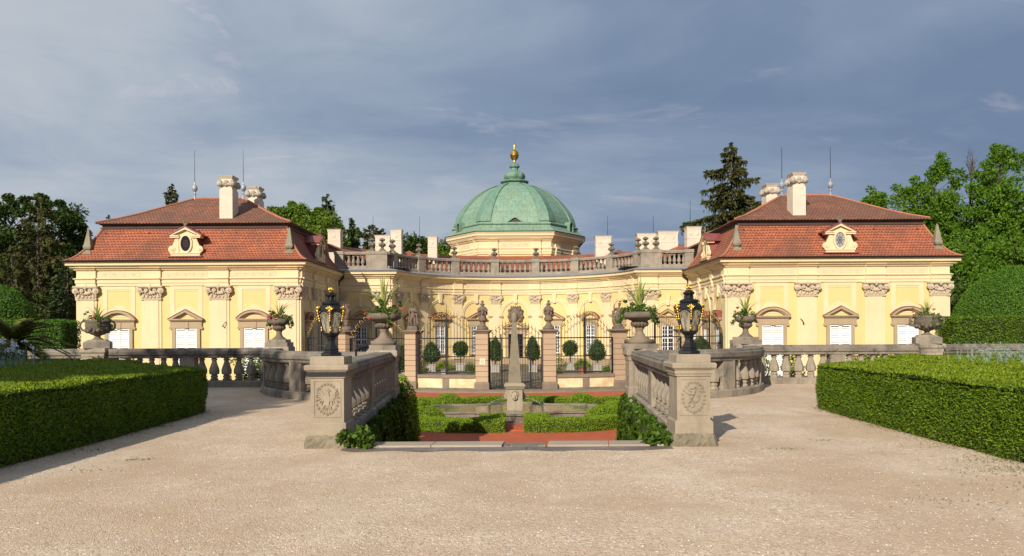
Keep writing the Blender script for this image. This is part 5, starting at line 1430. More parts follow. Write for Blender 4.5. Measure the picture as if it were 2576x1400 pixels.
def skinned(name, J, E, par, mat='statue', lv=2):
    """continuous body: J = {key:(x,y,z,r)}"""
    keys = list(J); me = bpy.data.meshes.new(name)
    me.from_pydata([J[k][:3] for k in keys], [(keys.index(a), keys.index(b_)) for a, b_ in E], [])
    o = bpy.data.objects.new(name, me); COL.objects.link(o); o.parent = par; o['_o'] = [0.0, 0.0, 0.0]
    sm = o.modifiers.new('skin', 'SKIN'); sm.use_smooth_shade = True
    for i, k in enumerate(keys): me.skin_vertices[0].data[i].radius = (J[k][3], J[k][3] * (J[k][4] if len(J[k]) > 4 else 1))
    me.skin_vertices[0].data[0].use_root = True
    ss = o.modifiers.new('subdivision', 'SUBSURF'); ss.levels = lv; ss.render_levels = lv
    me.materials.append(M[mat]); return o
def face_bits(b, hx, hy, hz, s=1):
    b.ball(hx, hy - .062 * s, hz - .005, .012, .02, .02, 6, 4)                       # nose
    for q in (-1, 1):
        b.ball(hx + q * .024 * s, hy - .05 * s, hz + .012, .011, .01, .008, 6, 4)    # eyes
        b.ball(hx + q * .063 * s, hy, hz, .012, .016, .022, 6, 4)                    # ears
    b.ball(hx, hy - .052 * s, hz - .035, .02, .012, .008, 6, 4)
def statue_boy():
    t = thing('statue', 'stone statue of a dancing boy with one arm raised', 'statue', (0, 0, 0))
    MB().stack(0, 0, [(.26, .24, 0), (.26, .24, .1), (.22, .2, .14)]).ball(0, 0, .18, .24, .22, .12, 10, 6).build('pedestal', 'urn', t)
    J = {'pel': (0, 0, .72, .085), 'bel': (.01, -.01, .82, .082), 'che': (.03, 0, .95, .095), 'neckb': (.04, 0, 1.05, .045), 'neck': (.05, -.01, 1.10, .036), 'head': (.065, -.02, 1.2, .07), 'top': (.07, -.01, 1.26, .055),
         'ls': (-.08, 0, 1.03, .045), 'le': (-.2, -.02, 1.0, .034), 'lw': (-.22, -.04, 1.14, .026), 'lh': (-.19, -.05, 1.21, .028),
         'rs': (.15, 0, 1.0, .045), 're': (.25, .0, .88, .034), 'rw': (.2, -.08, .78, .026), 'rh': (.15, -.1, .75, .026),
         'lhi': (-.05, 0, .68, .07), 'lk': (-.1, -.08, .46, .05), 'la': (-.06, .02, .26, .034), 'lf': (-.08, -.08, .22, .028),
         'rhi': (.06, 0, .67, .07), 'rk': (.08, -.03, .45, .05), 'ra': (.04, 0, .25, .035), 'rf': (.06, -.09, .22, .028)}
    E = [('pel', 'bel'), ('bel', 'che'), ('che', 'neckb'), ('neckb', 'neck'), ('neck', 'head'), ('head', 'top'), ('che', 'ls'), ('ls', 'le'), ('le', 'lw'), ('lw', 'lh'), ('che', 'rs'), ('rs', 're'), ('re', 'rw'), ('rw', 'rh'),
         ('pel', 'lhi'), ('lhi', 'lk'), ('lk', 'la'), ('la', 'lf'), ('pel', 'rhi'), ('rhi', 'rk'), ('rk', 'ra'), ('ra', 'rf')]
    for side, (hx, hy, hz), dx in (('l', (-.19, -.05, 1.21), -.3), ('r', (.15, -.1, .75), -.8)):
        for f in range(5):
            k = '%sf%d' % (side, f); J[k] = (hx + (f - 2) * .011, hy - .02, hz + (.03 if side == 'l' else -.02) - abs(f - 2) * .004, .008); E.append((side + 'h', k))
    skinned('figure', J, E, t)
    h = MB(); face_bits(h, .065, -.02, 1.2); rr = random.Random(1)
    for k in range(26): a = rr.random() * 2 * PI; p = rr.random() * 1.3; h.ball(.07 + .07 * math.cos(a) * math.sin(p), .0 + .07 * math.sin(a) * math.sin(p), 1.22 + .065 * math.cos(p), .026, .026, .024, 6, 4)
    h.build('hair', 'statue', t)
    d = MB()   # drapery falling behind from the raised arm to the ground
    d.tube([(-.1, .07, 1.0), (-.22, .08, .86), (-.24, .06, .66), (-.12, .08, .5), (.0, .1, .62)], .07, 8, .06); d.tube([(-.18, .08, .6), (-.2, .1, .4), (-.14, .08, .2)], .09, 8, .1); d.tube([(-.12, .0, .76), (0, -.075, .72), (.11, -.02, .7), (.12, .09, .64)], .045, 7, .05)
    d.ball(-.18, .02, .3, .1, .09, .14, 9, 6)
    d.build('drapery', 'statue', t, True)
    return t
def statue_draped():
    t = thing('statue', 'stone statue of a draped figure with a child at its knee', 'statue', (0, 0, 0))
    MB().stack(0, 0, [(.26, .24, 0), (.26, .24, .1), (.23, .21, .16), (.2, .18, .2)]).build('pedestal', 'urn', t)
    J = {'pel': (.02, 0, .74, .1), 'bel': (.02, -.01, .85, .09), 'che': (.0, 0, .98, .105), 'neckb': (-.01, 0, 1.08, .05), 'neck': (-.015, -.01, 1.13, .04), 'head': (-.03, -.03, 1.23, .07), 'top': (-.03, -.01, 1.29, .052),
         'ls': (-.13, 0, 1.05, .05), 'le': (-.19, -.03, .88, .042), 'lw': (-.14, -.1, .74, .03), 'lh': (-.12, -.12, .69, .028),
         'rs': (.12, 0, 1.04, .05), 're': (.19, -.03, .9, .042), 'rw': (.06, -.12, .92, .03), 'rh': (.0, -.14, .95, .028),
         'lhi': (-.05, 0, .7, .085), 'lk': (-.09, -.1, .48, .07), 'la': (-.06, -.03, .26, .045), 'lf': (-.08, -.12, .22, .032),
         'rhi': (.09, 0, .69, .085), 'rk': (.1, -.04, .46, .065), 'ra': (.1, 0, .26, .045), 'rf': (.12, -.09, .22, .032)}
    E = [('pel', 'bel'), ('bel', 'che'), ('che', 'neckb'), ('neckb', 'neck'), ('neck', 'head'), ('head', 'top'), ('che', 'ls'), ('ls', 'le'), ('le', 'lw'), ('lw', 'lh'), ('che', 'rs'), ('rs', 're'), ('re', 'rw'), ('rw', 'rh'),
         ('pel', 'lhi'), ('lhi', 'lk'), ('lk', 'la'), ('la', 'lf'), ('pel', 'rhi'), ('rhi', 'rk'), ('rk', 'ra'), ('ra', 'rf')]
    for side, (hx, hy, hz) in (('l', (-.12, -.12, .69)), ('r', (.0, -.14, .95))):
        for f in range(5):
            k = '%sf%d' % (side, f); J[k] = (hx + (f - 2) * .01 - .01, hy - .015, hz - .025 + abs(f - 2) * .004, .008); E.append((side + 'h', k))
    skinned('figure', J, E, t)
    h = MB(); face_bits(h, -.03, -.03, 1.23); rr = random.Random(2)
    for k in range(22): a = rr.random() * 2 * PI; p = rr.random() * 1.5; h.ball(-.03 + .07 * math.cos(a) * math.sin(p), .0 + .07 * math.sin(a) * math.sin(p), 1.25 + .065 * math.cos(p), .026, .026, .024, 6, 4)
    h.build('hair', 'statue', t)
    d = MB()
    for k in range(7): q = k - 3; d.tube([(.13 - k * .012, .05 + .01 * k, 1.04), (.16 + q * .012, .06 - .03 * (k % 3), .8), (.17 + q * .022, .02 - .02 * (k % 2), .5), (.18 + q * .035, 0 + .02 * (k % 2), .2)], .045, 7, .05)
    for k in range(4): d.tube([(-.12, -.02 - .01 * k, .8 - k * .04), (0, -.11, .73 - k * .045), (.14, -.04, .74 - k * .03)], .03, 6)
    d.tube([(.2, .0, .4), (.27, .0, .34), (.25, .02, .2)], .05, 7, .04)
    d.build('drapery', 'statue', t, True)
    c = MB(); c.ball(-.17, -.08, .6, .06, .06, .07, 10, 7); c.tube([(-.17, -.06, .54), (-.17, -.04, .42), (-.16, -.04, .28)], .055, 8, .06); c.tube([(-.17, -.06, .5), (-.12, -.13, .54)], .025, 6, .02); c.tube([(-.19, -.06, .3), (-.2, -.1, .2)], .035, 6, .03)
    c.build('child_figure', 'statue', t, True)
    return t
x, y = fpos(5.23); place(statue_boy(), (x, y, 1.67), .1)
x, y = fpos(-5.23); place(statue_draped(), (x, y, 1.67), -.1)

# ------------------------------------------------------------------ sunken garden: pool, obelisk fountain, box hedges
PX, PY = .0, 27.3
def poolpts(off=0, n=96):
    out = []
    for k in range(n):
        a = 2 * PI * k / n; c, sn = math.cos(a), math.sin(a)
        x = 3.0 * math.copysign(abs(c) ** .8, c); y = 1.72 * math.copysign(abs(sn) ** .6, sn) * (1 - .16 * math.exp(-((abs(x) - 1.5) / .5) ** 2))
        y += math.copysign(.5, sn) * math.exp(-(x / .75) ** 4) if abs(sn) > .2 else 0
        q = Vector((x, y)).normalized() * off
        out.append((PX + x + q.x, PY + y + q.y))
    return out
pool = thing('garden_pool', 'shallow scalloped stone pool with murky green water around the obelisk', 'pool', (PX, PY, -1.3))
MB().sweep(poolpts(), [(.0, -1.3), (.04, -1.3), (.04, -1.1), (.09, -1.08), (.09, -1.03), (-.07, -1.03), (-.07, -1.3)], closed=True).build('rim', 'rail', pool)
w = MB(); pp = poolpts(-.05); w.add([(x, y, -1.075) for x, y in pp], [tuple(range(len(pp)))]); w.build('water', 'water', pool)
ob = thing('obelisk_fountain', 'tall slender stone obelisk fountain with lion-mask spouts standing in the pool', 'fountain', (PX, PY - .3, -1.3))
cx, cy = PX + .0, PY - .3
MB().stack(cx, cy, [(.26, .26, -1.35), (.26, .26, -.38), (.3, .3, -.36), (.33, .33, -.3), (.36, .36, -.26), (.36, .36, -.22), (.28, .28, -.16)]).build('pedestal', 'pier', ob)
o_ = MB().stack(cx, cy, [(.22, .22, -.17), (.21, .21, .0), (.078, .078, 1.85), (.078, .078, 1.9)]).build('obelisk', 'obelisk', ob)
b = MB().lathe(cx, cy, [(.07, 1.88), (.085, 1.9), (.105, 1.97), (.105, 2.06), (.09, 2.14), (.06, 2.2), (.02, 2.23)], 16, flute=.08, fn=8); b.build('knob', 'obelisk', o_, True)
for k, (dx, dy) in enumerate(((0, -1), (-1, 0), (1, 0))):
    fm = (lambda dx, dy: (lambda u, w, z: (cx + dx * (.26 + w) - dy * u, cy + dy * (.26 + w) + dx * u, z)))(dx, dy)
    m = MB(fm); m.ball(0, .02, -.6, .11, .06, .15, 10, 7); m.ball(0, .09, -.62, .03, .03, .05, 7, 5); m.ball(0, .07, -.7, .05, .04, .025, 7, 4)
    for q in (-1, 1): m.ball(q * .045, .075, -.56, .02, .015, .014, 6, 4); m.ball(q * .06, .05, -.66, .035, .035, .05, 7, 5); m.ball(q * .1, .0, -.52, .035, .03, .04, 6, 4)
    for j in range(9): a = PI * j / 8; m.ball(.12 * math.cos(a), .01, -.56 + .14 * math.sin(a), .035, .035, .035, 6, 4)
    m.build('lion_mask', 'pier', ob, True)
    if dx:
        P0 = [(cx + dx * (.36 + .17 * j / 1.0), cy, -.7 - .018 * j * j) for j in range(0, 5)]
        P0 = [(cx + dx * (.35 + .75 * s_), cy - .1 * s_, -.70 + .1 * s_ - .5 * s_ * s_) for s_ in [j / 8 for j in range(9)]]
        MB().tube(P0, .0045, 5).build('water_jet', 'jet', ob)
pv = MB().box(-.38, .34, 23.0, 24.7, -1.31, -1.27)
tag(pv.build('brick_path', 'red'), 'brick path', None, None, 'structure')

def boxhedge(label, path, hw, h, seed, mat='leaf_box', group='low clipped box hedges round the pool', z0=-1.3, dens=2600, L=.045, cat='hedge', bump=.0):
    x, y, a = walk(path, plen(path) / 2)
    t = thing('box_hedge', label, cat, (x, y, z0), group)
    pr = [(-hw + .02, z0), (-hw, z0 + h * .75), (-hw + .06, z0 + h), (hw - .06, z0 + h), (hw, z0 + h * .75), (hw - .02, z0)]
    c = MB().sweep(path, pr)
    c2 = MB().sweep(path, [(o * .93, z0 + (z - z0) * .95) for o, z in pr]); c2.build('core', 'hedgecore', t)
    clad('foliage', c, t, dens, L, L * .5, mat, .018, .9, np.random.default_rng(seed), lump=.012)
    return t
def arcp(cx_, cy_, rx, ry, a0, a1, n=10): return [(cx_ + rx * math.cos(math.radians(a0 + (a1 - a0) * k / n)), cy_ + ry * math.sin(math.radians(a0 + (a1 - a0) * k / n))) for k in range(n + 1)]
for s, nm in ((-1, 'left'), (1, 'right')):
    mx = lambda P: [(s * x, y) for x, y in P]
    boxhedge('low box hedge curving along the front of the pool, %s of the brick path' % nm, mx([(.3, 23.0), (.95, 22.98), (1.7, 23.02), (2.4, 23.3), (3.1, 23.85)]), .39, .36, 60 + s)
    boxhedge('small square box block at the %s side of the brick path by the pool rim' % nm, mx([(.3, 24.0), (1.05, 24.0)]), .58, .355, 64 + s, group='small box blocks by the path')
    boxhedge('low box hedge along the %s side of the pool' % nm, mx([(3.45, 25.3), (3.75, 27.3), (3.7, 29.4)]), .4, .3, 68 + s)
    boxhedge('low box hedge behind the pool, %s of the obelisk' % nm, mx([(4.1, 30.6), (2.9, 30.3), (1.9, 30.4), (.9, 30.9), (.2, 31.0)]), .5, .34, 72 + s, dens=1600, L=.055)
    for (x, y, r_, wh) in ((2.8, 24.9, .66, 'front'), (2.5, 29.8, .66, 'back')):
        t = thing('box_ball', 'clipped box dome at the %s %s corner of the pool' % (wh, nm), 'hedge', (s * x, y, -1.3), 'clipped box domes round the pool')
        MB().lathe(s * x, y, [(r_ * .9 * math.cos(a), .5 * .93 * math.sin(a)) for a in [PI / 2 * k / 7 for k in range(8)]], 16, -1.3).build('core', 'hedgecore', t)
        c = MB().lathe(s * x, y, [(r_ * math.cos(a), .55 * math.sin(a)) for a in [PI / 2 * k / 7 for k in range(8)]], 18, -1.3)
        clad('foliage', c, t, 2600, .045, .026, 'leaf_box', .018, .9, np.random.default_rng(80 + int(x * 3) + s))

# ivy on the retaining walls
for s, nm in ((-1, 'left'), (1, 'right')):
    path = [(OX + s * 2.2, 11.3), (OX + s * 2.26, 12.5), (OX + s * 2.36, 14.5), (OX + s * 2.48, 16.5), (OX + s * 2.62, 18.5)]
    c = MB().sweep(path, [(-.12, -1.3), (-.16, -.6), (-.14, -.1), (-.04, .09), (.1, .1), (.14, 0), (.1, -1.3)])
    rr_ = np.random.default_rng(90 + s)
    t = thing('ivy', 'glossy ivy hanging over the %s retaining wall of the sunken garden' % nm, 'ivy', (OX + s * 2.2, 14.5, -1.3))
    MB().sweep(path, [(-.08, -1.3), (-.1, 0), (.1, .0), (.08, -1.3)]).build('stems', 'hedgecore', t)
    n = int(area(c) * 800); P, N = tri_sample(c, n, rr_)
    lump = np.sin(P[:, 1] * 4 + P[:, 2] * 5) * .05 + np.sin(P[:, 1] * 9.3 - P[:, 2] * 7) * .035
    P = P + N * (lump + .05 * rr_.random(n))[:, None]; D = N * .5 + np.array([0, 0, -.9]) + rr_.normal(size=(n, 3)) * .4
    leaves('foliage', P, D, .095, .08, 'leaf_ivy', t, rr_, N + np.array([0, 0, .5]))
    if s < 0:
        t2 = thing('ivy', 'bushy ivy tuft spilling over the kerb at the foot of the eagle pier', 'ivy', (OX - 2.12, 10.95, 0))
        C = np.array([(OX - 2.12 + rr_.normal() * .1, 10.98 + rr_.normal() * .06, .08 + rr_.random() * .12) for _ in range(14)]); P, D = clump_leaves(C, np.full(14, .12), 26, rr_)
    else:
        t2 = thing('ivy', 'ivy tuft spilling over the kerb beside the lion pier', 'ivy', (OX + 2.1, 11.0, 0))
        C = np.array([(OX + 2.08 + rr_.normal() * .09, 11.02 + rr_.normal() * .07, .03 + rr_.random() * .1) for _ in range(12)]); P, D = clump_leaves(C, np.full(12, .12), 26, rr_)
    leaves('foliage', P, D, .085, .075, 'leaf_ivy', t2, rr_)
# yew bushes at the back corners of the ivy walls
for s, nm, hh, xx in ((-1, 'left', 1.8, 2.86), (1, 'right', 1.55, 3.15)):
    t = thing('yew_bush', 'pointed yew bush behind the %s ivy wall' % nm, 'shrub', (s * xx, 20.0, -1.3), 'yew bushes flanking the sunken garden')
    c = MB().lathe(s * xx, 20.0, [(.4, 0), (.45, .5), (.4, .9), (.3, 1.3), (.15, hh - .15), (.03, hh)], 18, -1.3)
    MB().lathe(s * xx, 20.0, [(.33, 0), (.38, .5), (.33, .9), (.22, 1.25), (.06, hh - .2)], 12, -1.3).build('core', 'hedgecore', t)
    clad('foliage', c, t, 1500, .07, .03, 'leaf_box', .05, .6, np.random.default_rng(99 + s), lump=.04)

# ------------------------------------------------------------------ foreground hedges
def field(s, label, seed):
    pts = [(6.12, 3.5), (6.06, 8), (6.02, 12), (6.08, 15.0), (6.18, 16.1), (6.5, 16.35), (7.2, 16.5), (7.5, 17.2), (8.0, 17.3), (8.35, 18.4), (9.1, 18.8), (9.5, 20.2), (10.3, 20.9), (11.5, 20.7), (12.6, 21.3), (14.5, 21.0), (17, 21.2)]
    pts = [(OX + s * x, y) for x, y in pts]
    t = thing('clipped_hedge', label, 'hedge', (OX + s * 6.1, 12, 0), 'tall clipped hedges edging the gravel')
    if s < 0: side = pts
    else: side = pts[::-1]
    prf = [(-.04, 0), (0, .45), (-.02, .82), (-.09, .9)]
    if s < 0: prf = [(o, z) for o, z in prf]
    # outward normal must face the gravel: right-hand normal of the path
    path = pts[::-1] if s < 0 else pts
    a = Vector(path[1]) - Vector(path[0]); nrm = Vector((a.y, -a.x))
    mid = Vector(path[len(path) // 2]); 
    want = Vector((OX, 0)) - Vector(pts[0]); 
    a0 = Vector(pts[1]) - Vector(pts[0]); n0 = Vector((a0.y, -a0.x))
    path = pts if n0.dot(want) > 0 else pts[::-1]
    wall = MB().sweep(path, prf, pclosed=False)
    top = MB(); q = [(x, y) for x, y in pts] + [(OX + s * 17, 3.5)]
    top.add([(x, y, .9) for x, y in q], [tuple(range(len(q)))])
    core = MB().sweep(path, [(-.1, 0), (-.06, .45), (-.08, .8), (-.16, .86)], pclosed=False)
    core.add([(x, y, .862) for x, y in q], [tuple(range(len(q)))])
    # shrink the top of the core a little so that it stays under the leaves
    core.build('core', 'hedgecore', t)
    r = np.random.default_rng(seed)
    clad('side_foliage', wall, t, 5200, .036, .019, 'leaf_yew', .022, .75, r, lump=.02)
    n = 2600; P, N = tri_sample(wall, n, r)
    P = P + N * (.02 + .03 * r.random((n, 1))); leaves('shoots', P, N * .8 + np.array([0, 0, .9]) + r.normal(size=(n, 3)) * .4, .06, .012, 'leaf_yewtop', t, r)
    n = 900; P, N = tri_sample(wall, n, r); P[:, 2] *= .22; P = P + N * .01
    leaves('twigs', P, N * .3 + r.normal(size=(n, 3)), .11, .006, 'bark', t, r)
    n = 2600; P, N = tri_sample(wall, n, r); P[:, 2] = .006 + .01 * r.random(n); N[:, 2] = 0; P = P + N * (.02 + np.minimum(.07 * r.exponential(1, n), .3))[:, None]
    tag(leaves('leaf_litter', P, r.normal(size=(n, 3)) * np.array([1, 1, .15]), .03, .012, 'litter', None, r, np.array([0, 0, 1.0])), 'dry leaf litter at the foot of a clipped hedge', 'leaf litter', None, 'stuff')
    # top : triangulated area sampling inside the polygon by rejection
    n = 190000; X = OX + s * (6 + 11 * r.random(n) ** 1.15); Y = 3.6 + 17.8 * r.random(n) ** .9
    poly = np.array(q); inside = np.zeros(n, bool); j = len(poly) - 1
    for i in range(len(poly)):
        xi, yi = poly[i]; xj, yj = poly[j]
        c = ((yi > Y) != (yj > Y)) & (X < (xj - xi) * (Y - yi) / ((yj - yi) + 1e-12) + xi); inside ^= c; j = i
    X, Y = X[inside], Y[inside]; n = len(X)
    und = .03 * np.sin(X * 2.1 + Y * .7) * np.sin(Y * 1.7) + .02 * np.sin(X * 5.3) * np.sin(Y * 4.1 + 1)
    Z = .885 + und + .02 * r.random(n)
    D = np.array([0, 0, .4]) + r.normal(size=(n, 3)) * .7
    leaves('top_foliage', np.stack([X, Y, Z], 1), D, .05, .028, 'leaf_yewtop', t, r, np.array([0, 0, 1.0]))
    # clumps standing proud along the scrolls
    return t
field(-1, 'deep green clipped hedge on the left, mostly in shade', 201)
field(1, 'sunlit clipped hedge on the right side of the gravel', 202)
# silvery bedding plants growing above the hedges
for s, x0, x1, y0, y1, nm, n, hh in ((-1, -16.5, -10.2, 12.5, 18.5, 'left', 420, .42), (1, 9.6, 16.5, 13.0, 18.5, 'right', 700, .46)):
    r = np.random.default_rng(300 + s); b = MB(); Ps = []; Ds = []
    for k in range(n):
        x, y = r.uniform(x0, x1), r.uniform(y0, y1); h = hh * (.35 + .6 * r.random()); lx, ly = r.normal() * .06, r.normal() * .06
        b.tube([(x, y, .86), (x + lx, y + ly, .88 + h)], .004, 3, .002)
        m = 12; t_ = r.random(m)[:, None]
        Ps.append(np.array([x, y, .88]) + t_ * np.array([lx, ly, h])); Ds.append(r.normal(size=(m, 3)) + np.array([0, 0, .8]))
    t = thing('silver_plants', 'silvery upright bedding plants above the %s hedge' % nm, 'plants', ((x0 + x1) / 2, (y0 + y1) / 2, .86)); t['kind'] = 'stuff'
    o = leaves('silver_leaves', np.concatenate(Ps), np.concatenate(Ds), .065, .026, 'leaf_silver', t, r); o['kind'] = 'stuff'
    o = b.build('silver_stems', 'leaf_silver', t); o['kind'] = 'stuff'
r = np.random.default_rng(310); t = thing('white_flowers', 'cluster of small white flowers at the left edge among the silver plants', 'flowers', (-10.9, 16.5, .86)); t['kind'] = 'stuff'
b = MB(); fl = MB()
for k in range(80):
    x, y = -11.2 + r.normal() * .33, 16.6 + r.normal() * .5; h = .3 + .3 * r.random()
    fl.tube([(x, y, .85), (x + .02, y, .86 + h)], .005, 3)
    for j in range(10): b.ball(x + r.normal() * .03, y + r.normal() * .03, .88 + h + r.normal() * .03, .017, n=5, m=3)
o = b.build('blossom_heads', 'petal_white', t); o['kind'] = 'stuff'; o = fl.build('flower_stems', 'leaf_silver', t); o['kind'] = 'stuff'
# weeds on the gravel
r = np.random.default_rng(320); Ps = []; Ds = []
spots = [(3.9, 7.3, .3, 50), (4.7, 6.4, .25, 40), (5.5, 8.9, .35, 220), (5.85, 9.6, .3, 180), (5.3, 8.0, .4, 120), (-4.7, 10.0, .15, 50), (-4.9, 9.2, .25, 40), (-5.7, 10.8, .2, 60), (3.6, 10.6, .12, 40), (4.4, 11.4, .1, 30), (5.7, 10.8, .35, 60), (.25, 10.85, .25, 60), (5.8, 13.0, .2, 40), (-6.0, 13.6, .1, 40)]
for x, y, sp_, n in spots:
    P = np.stack([x + r.normal(size=n) * sp_, y + r.normal(size=n) * sp_ * .5, .008 + r.random(n) * .012], 1); Ps.append(P); Ds.append(r.normal(size=(n, 3)) * np.array([1, 1, .5]) + np.array([0, 0, .3]))
o = leaves('weeds', np.concatenate(Ps), np.concatenate(Ds), .035, .008, 'grass', None, r); tag(o, 'sparse grass weeds in the gravel', 'weeds', None, 'stuff')
# loose pebbles on the gravel
def pebbles():
    r = np.random.default_rng(330); n = 26000
    Y = 4.2 + 12.5 * r.random(n) ** 1.5; X = (r.random(n) * 2 - 1) * (Y * .67 + .3)
    keep = (np.abs(X) < 5.95) & ~((Y > 10.6) & (np.abs(X) < 2.9)); X, Y = X[keep], Y[keep]; n = len(X)
    s = .0045 + .006 * r.random(n) ** 2
    base = np.array([(1, 0, 0), (.3, .9, 0), (-.8, .6, 0), (-.8, -.6, 0), (.3, -.9, 0), (0, 0, .75)])
    ang = r.random(n) * 6.28; c, sn = np.cos(ang), np.sin(ang)
    V = np.empty((n, 6, 3)); jit = .8 + .5 * r.random((n, 6, 1))
    B = base[None] * jit
    V[..., 0] = (B[..., 0] * c[:, None] - B[..., 1] * sn[:, None]) * s[:, None] + X[:, None]
    V[..., 1] = (B[..., 0] * sn[:, None] + B[..., 1] * c[:, None]) * s[:, None] + Y[:, None]
    V[..., 2] = B[..., 2] * s[:, None] + .001
    F = np.array([(0, 1, 5), (1, 2, 5), (2, 3, 5), (3, 4, 5), (4, 0, 5)])
    idx = (np.arange(n)[:, None, None] * 6 + F[None]).reshape(-1).astype(np.int32)
    me = bpy.data.meshes.new('pebbles'); me.vertices.add(n * 6); me.vertices.foreach_set('co', V.reshape(-1).astype(np.float32))
    me.loops.add(len(idx)); me.loops.foreach_set('vertex_index', idx); me.polygons.add(len(idx) // 3); me.polygons.foreach_set('loop_start', np.arange(0, len(idx), 3, dtype=np.int32)); me.update(calc_edges=True)
    m, nt, bs = new_mat('loose_pebble'); t_ = NT(nt); g_ = t_.n('ShaderNodeNewGeometry')
    t_.l(t_.ramp(g_.outputs['Random Per Island'], [(0, (.25, .18, .13)), (.3, (.5, .4, .3)), (.8, (.62, .53, .43)), (1, (.8, .76, .7))]), bs.inputs['Base Color']); bs.inputs['Roughness'].default_value = .9
    me.materials.append(m); o = bpy.data.objects.new('pebbles', me); COL.objects.link(o); tag(o, 'loose pebbles scattered on the gravel', 'pebbles', None, 'stuff')
pebbles()

# ------------------------------------------------------------------ potted topiary in the courtyard
def cz(y): return -1.27 + .3 * max(0, y - 38.5) / 23
def topiary(kind, label, px, d, ztop, zbot, R, seed, pot='box'):
    x = (px - 1297) / 2000 * d; z0 = cz(d)
    t = thing('potted_topiary', label, 'potted tree', (x, d, z0), 'clipped trees in pots in the courtyard')
    r = np.random.default_rng(seed)
    if pot == 'box':
        b = MB().stack(x, d, [(.3, .3, z0), (.3, .3, z0 + .06), (.28, .28, z0 + .08), (.29, .29, z0 + .42), (.32, .32, z0 + .44), (.32, .32, z0 + .5), (.26, .26, z0 + .49)])
    else:
        b = MB().lathe(x, d, [(.2, 0), (.26, .06), (.3, .4), (.34, .44), (.34, .5), (.28, .48)], 16, z0)
    b.build('pot', 'leadpot', t)
    if kind == 'cone': pr = [(R * .55, 0), (R * .95, .12), (R, .3), (R * .9, .5), (R * .62, .75), (R * .3, .92), (R * .05, 1.0)]
    else: pr = [(R * math.sin(PI * k / 9) + .01, (1 - math.cos(PI * k / 9)) / 2) for k in range(10)]
    H = ztop - zbot
    MB().tube([(x, d, z0 + .45), (x, d, zbot + H * .4)], .045, 6).build('stem', 'bark', t)
    MB().lathe(x, d, [(a * .86, zbot + .04 + h * H * .93) for a, h in pr], 14).build('core', 'hedgecore', t)
    clad('foliage', MB().lathe(x, d, [(a, zbot + h * H) for a, h in pr], 20), t, 330, .11, .06, 'leaf_bay', .05, .7, r, lump=.03)
    return t
def zat(y, d): return EYE + (833 - y) / 2000 * d
topiary('cone', 'cone-clipped potted tree behind the fence, left of the left ball tree', 1088, 53, zat(860, 53), zat(908, 53), .58, 401)
topiary('ball', 'ball-clipped potted tree left of the gate', 1161, 54, zat(859, 54), zat(896, 54), .50, 402)
topiary('cone', 'slim cone-clipped potted tree behind the left gate leaf', 1249, 52, zat(846, 52), zat(907, 52), .44, 403)
topiary('cone', 'slim cone-clipped potted tree behind the right gate leaf', 1343, 52, zat(846, 52), zat(905, 52), .46, 404)
topiary('ball', 'ball-clipped potted tree right of the gate', 1437, 54, zat(859, 54), zat(896, 54), .50, 405)
topiary('cone', 'cone-clipped potted tree in a fluted planter, right of the right ball tree', 1505, 53, zat(855, 53), zat(906, 53), .56, 406)
topiary('cone', 'potted cone tree between the left shell urn and the draped statue pillar', 1012, 47, zat(864, 47), zat(935, 47), .5, 407)
topiary('cone', 'potted cone tree behind the right ivy urn', 1592, 47, zat(864, 47), zat(930, 47), .5, 408)
topiary('ball', 'ball-clipped potted tree beside the shaded left wing wall', 870, 50, zat(866, 50), zat(905, 50), .52, 409, 'round')
topiary('cone', 'squat potted tree behind the right lantern, near the wing wall', 1766, 47.5, zat(850, 47.5), zat(895, 47.5), .55, 410)
topiary('ball', 'small potted tree left of the right lantern, behind the fence', 1733, 47.5, zat(852, 47.5), zat(895, 47.5), .45, 411)
for px, d, r_, lb, mt, hgt in ((1120, 50, .45, 'grassy strap-leaved plant in a pot beside the left cone tree', 'leaf_box', .75), (1468, 50.5, .5, 'strap-leaved plant in a terracotta pot right of the gate', 'leaf_box', .85), (1538, 50, .45, 'strap-leaved plant at the right end of the courtyard fence', 'leaf_box', .85),
                            (1185, 43, .35, 'loose green bush inside the fence, just left of the gate', 'leaf_mid', 1.1), (1408, 43, .4, 'loose green bush inside the fence, just right of the gate', 'leaf_mid', 1.15), (1066, 43, .35, 'loose green bush inside the fence beside the draped statue pillar', 'leaf_mid', 1.0)):
    x = (px - 1297) / 2000 * d; z0 = cz(d); r = np.random.default_rng(int(px))
    t = thing('courtyard_plant', lb, 'plant', (x, d, z0), 'leafy plants in the courtyard')
    if 'pot' in lb: MB().lathe(x, d, [(.16, 0), (.22, .28), (.25, .3), (.25, .36), (.2, .34)], 14, z0).build('pot', 'terracotta' if 'terracotta' in lb else 'leadpot', t); z0 += .3
    n = 500 if 'strap' in lb else 700
    if 'strap' in lb:
        a = r.random(n) * 6.28; q = r.random(n) ** .6 * r_; P = np.stack([x + q * np.cos(a), d + q * np.sin(a), z0 + hgt * .75 * (1 - (q / r_) ** 2 * .6) * (.3 + .7 * r.random(n))], 1)
        D = np.stack([np.cos(a), np.sin(a), .9 - 1.4 * q / r_], 1); leaves('foliage', P, D, .22, .04, mt, t, r)
    else:
        C = np.stack([x + r.normal(size=16) * r_ * .45, d + r.normal(size=16) * r_ * .4, z0 + .1 + hgt * r.random(16)], 1); P, D = clump_leaves(C, np.full(16, .22), n // 16, r); leaves('foliage', P, D, .09, .05, mt, t, r)

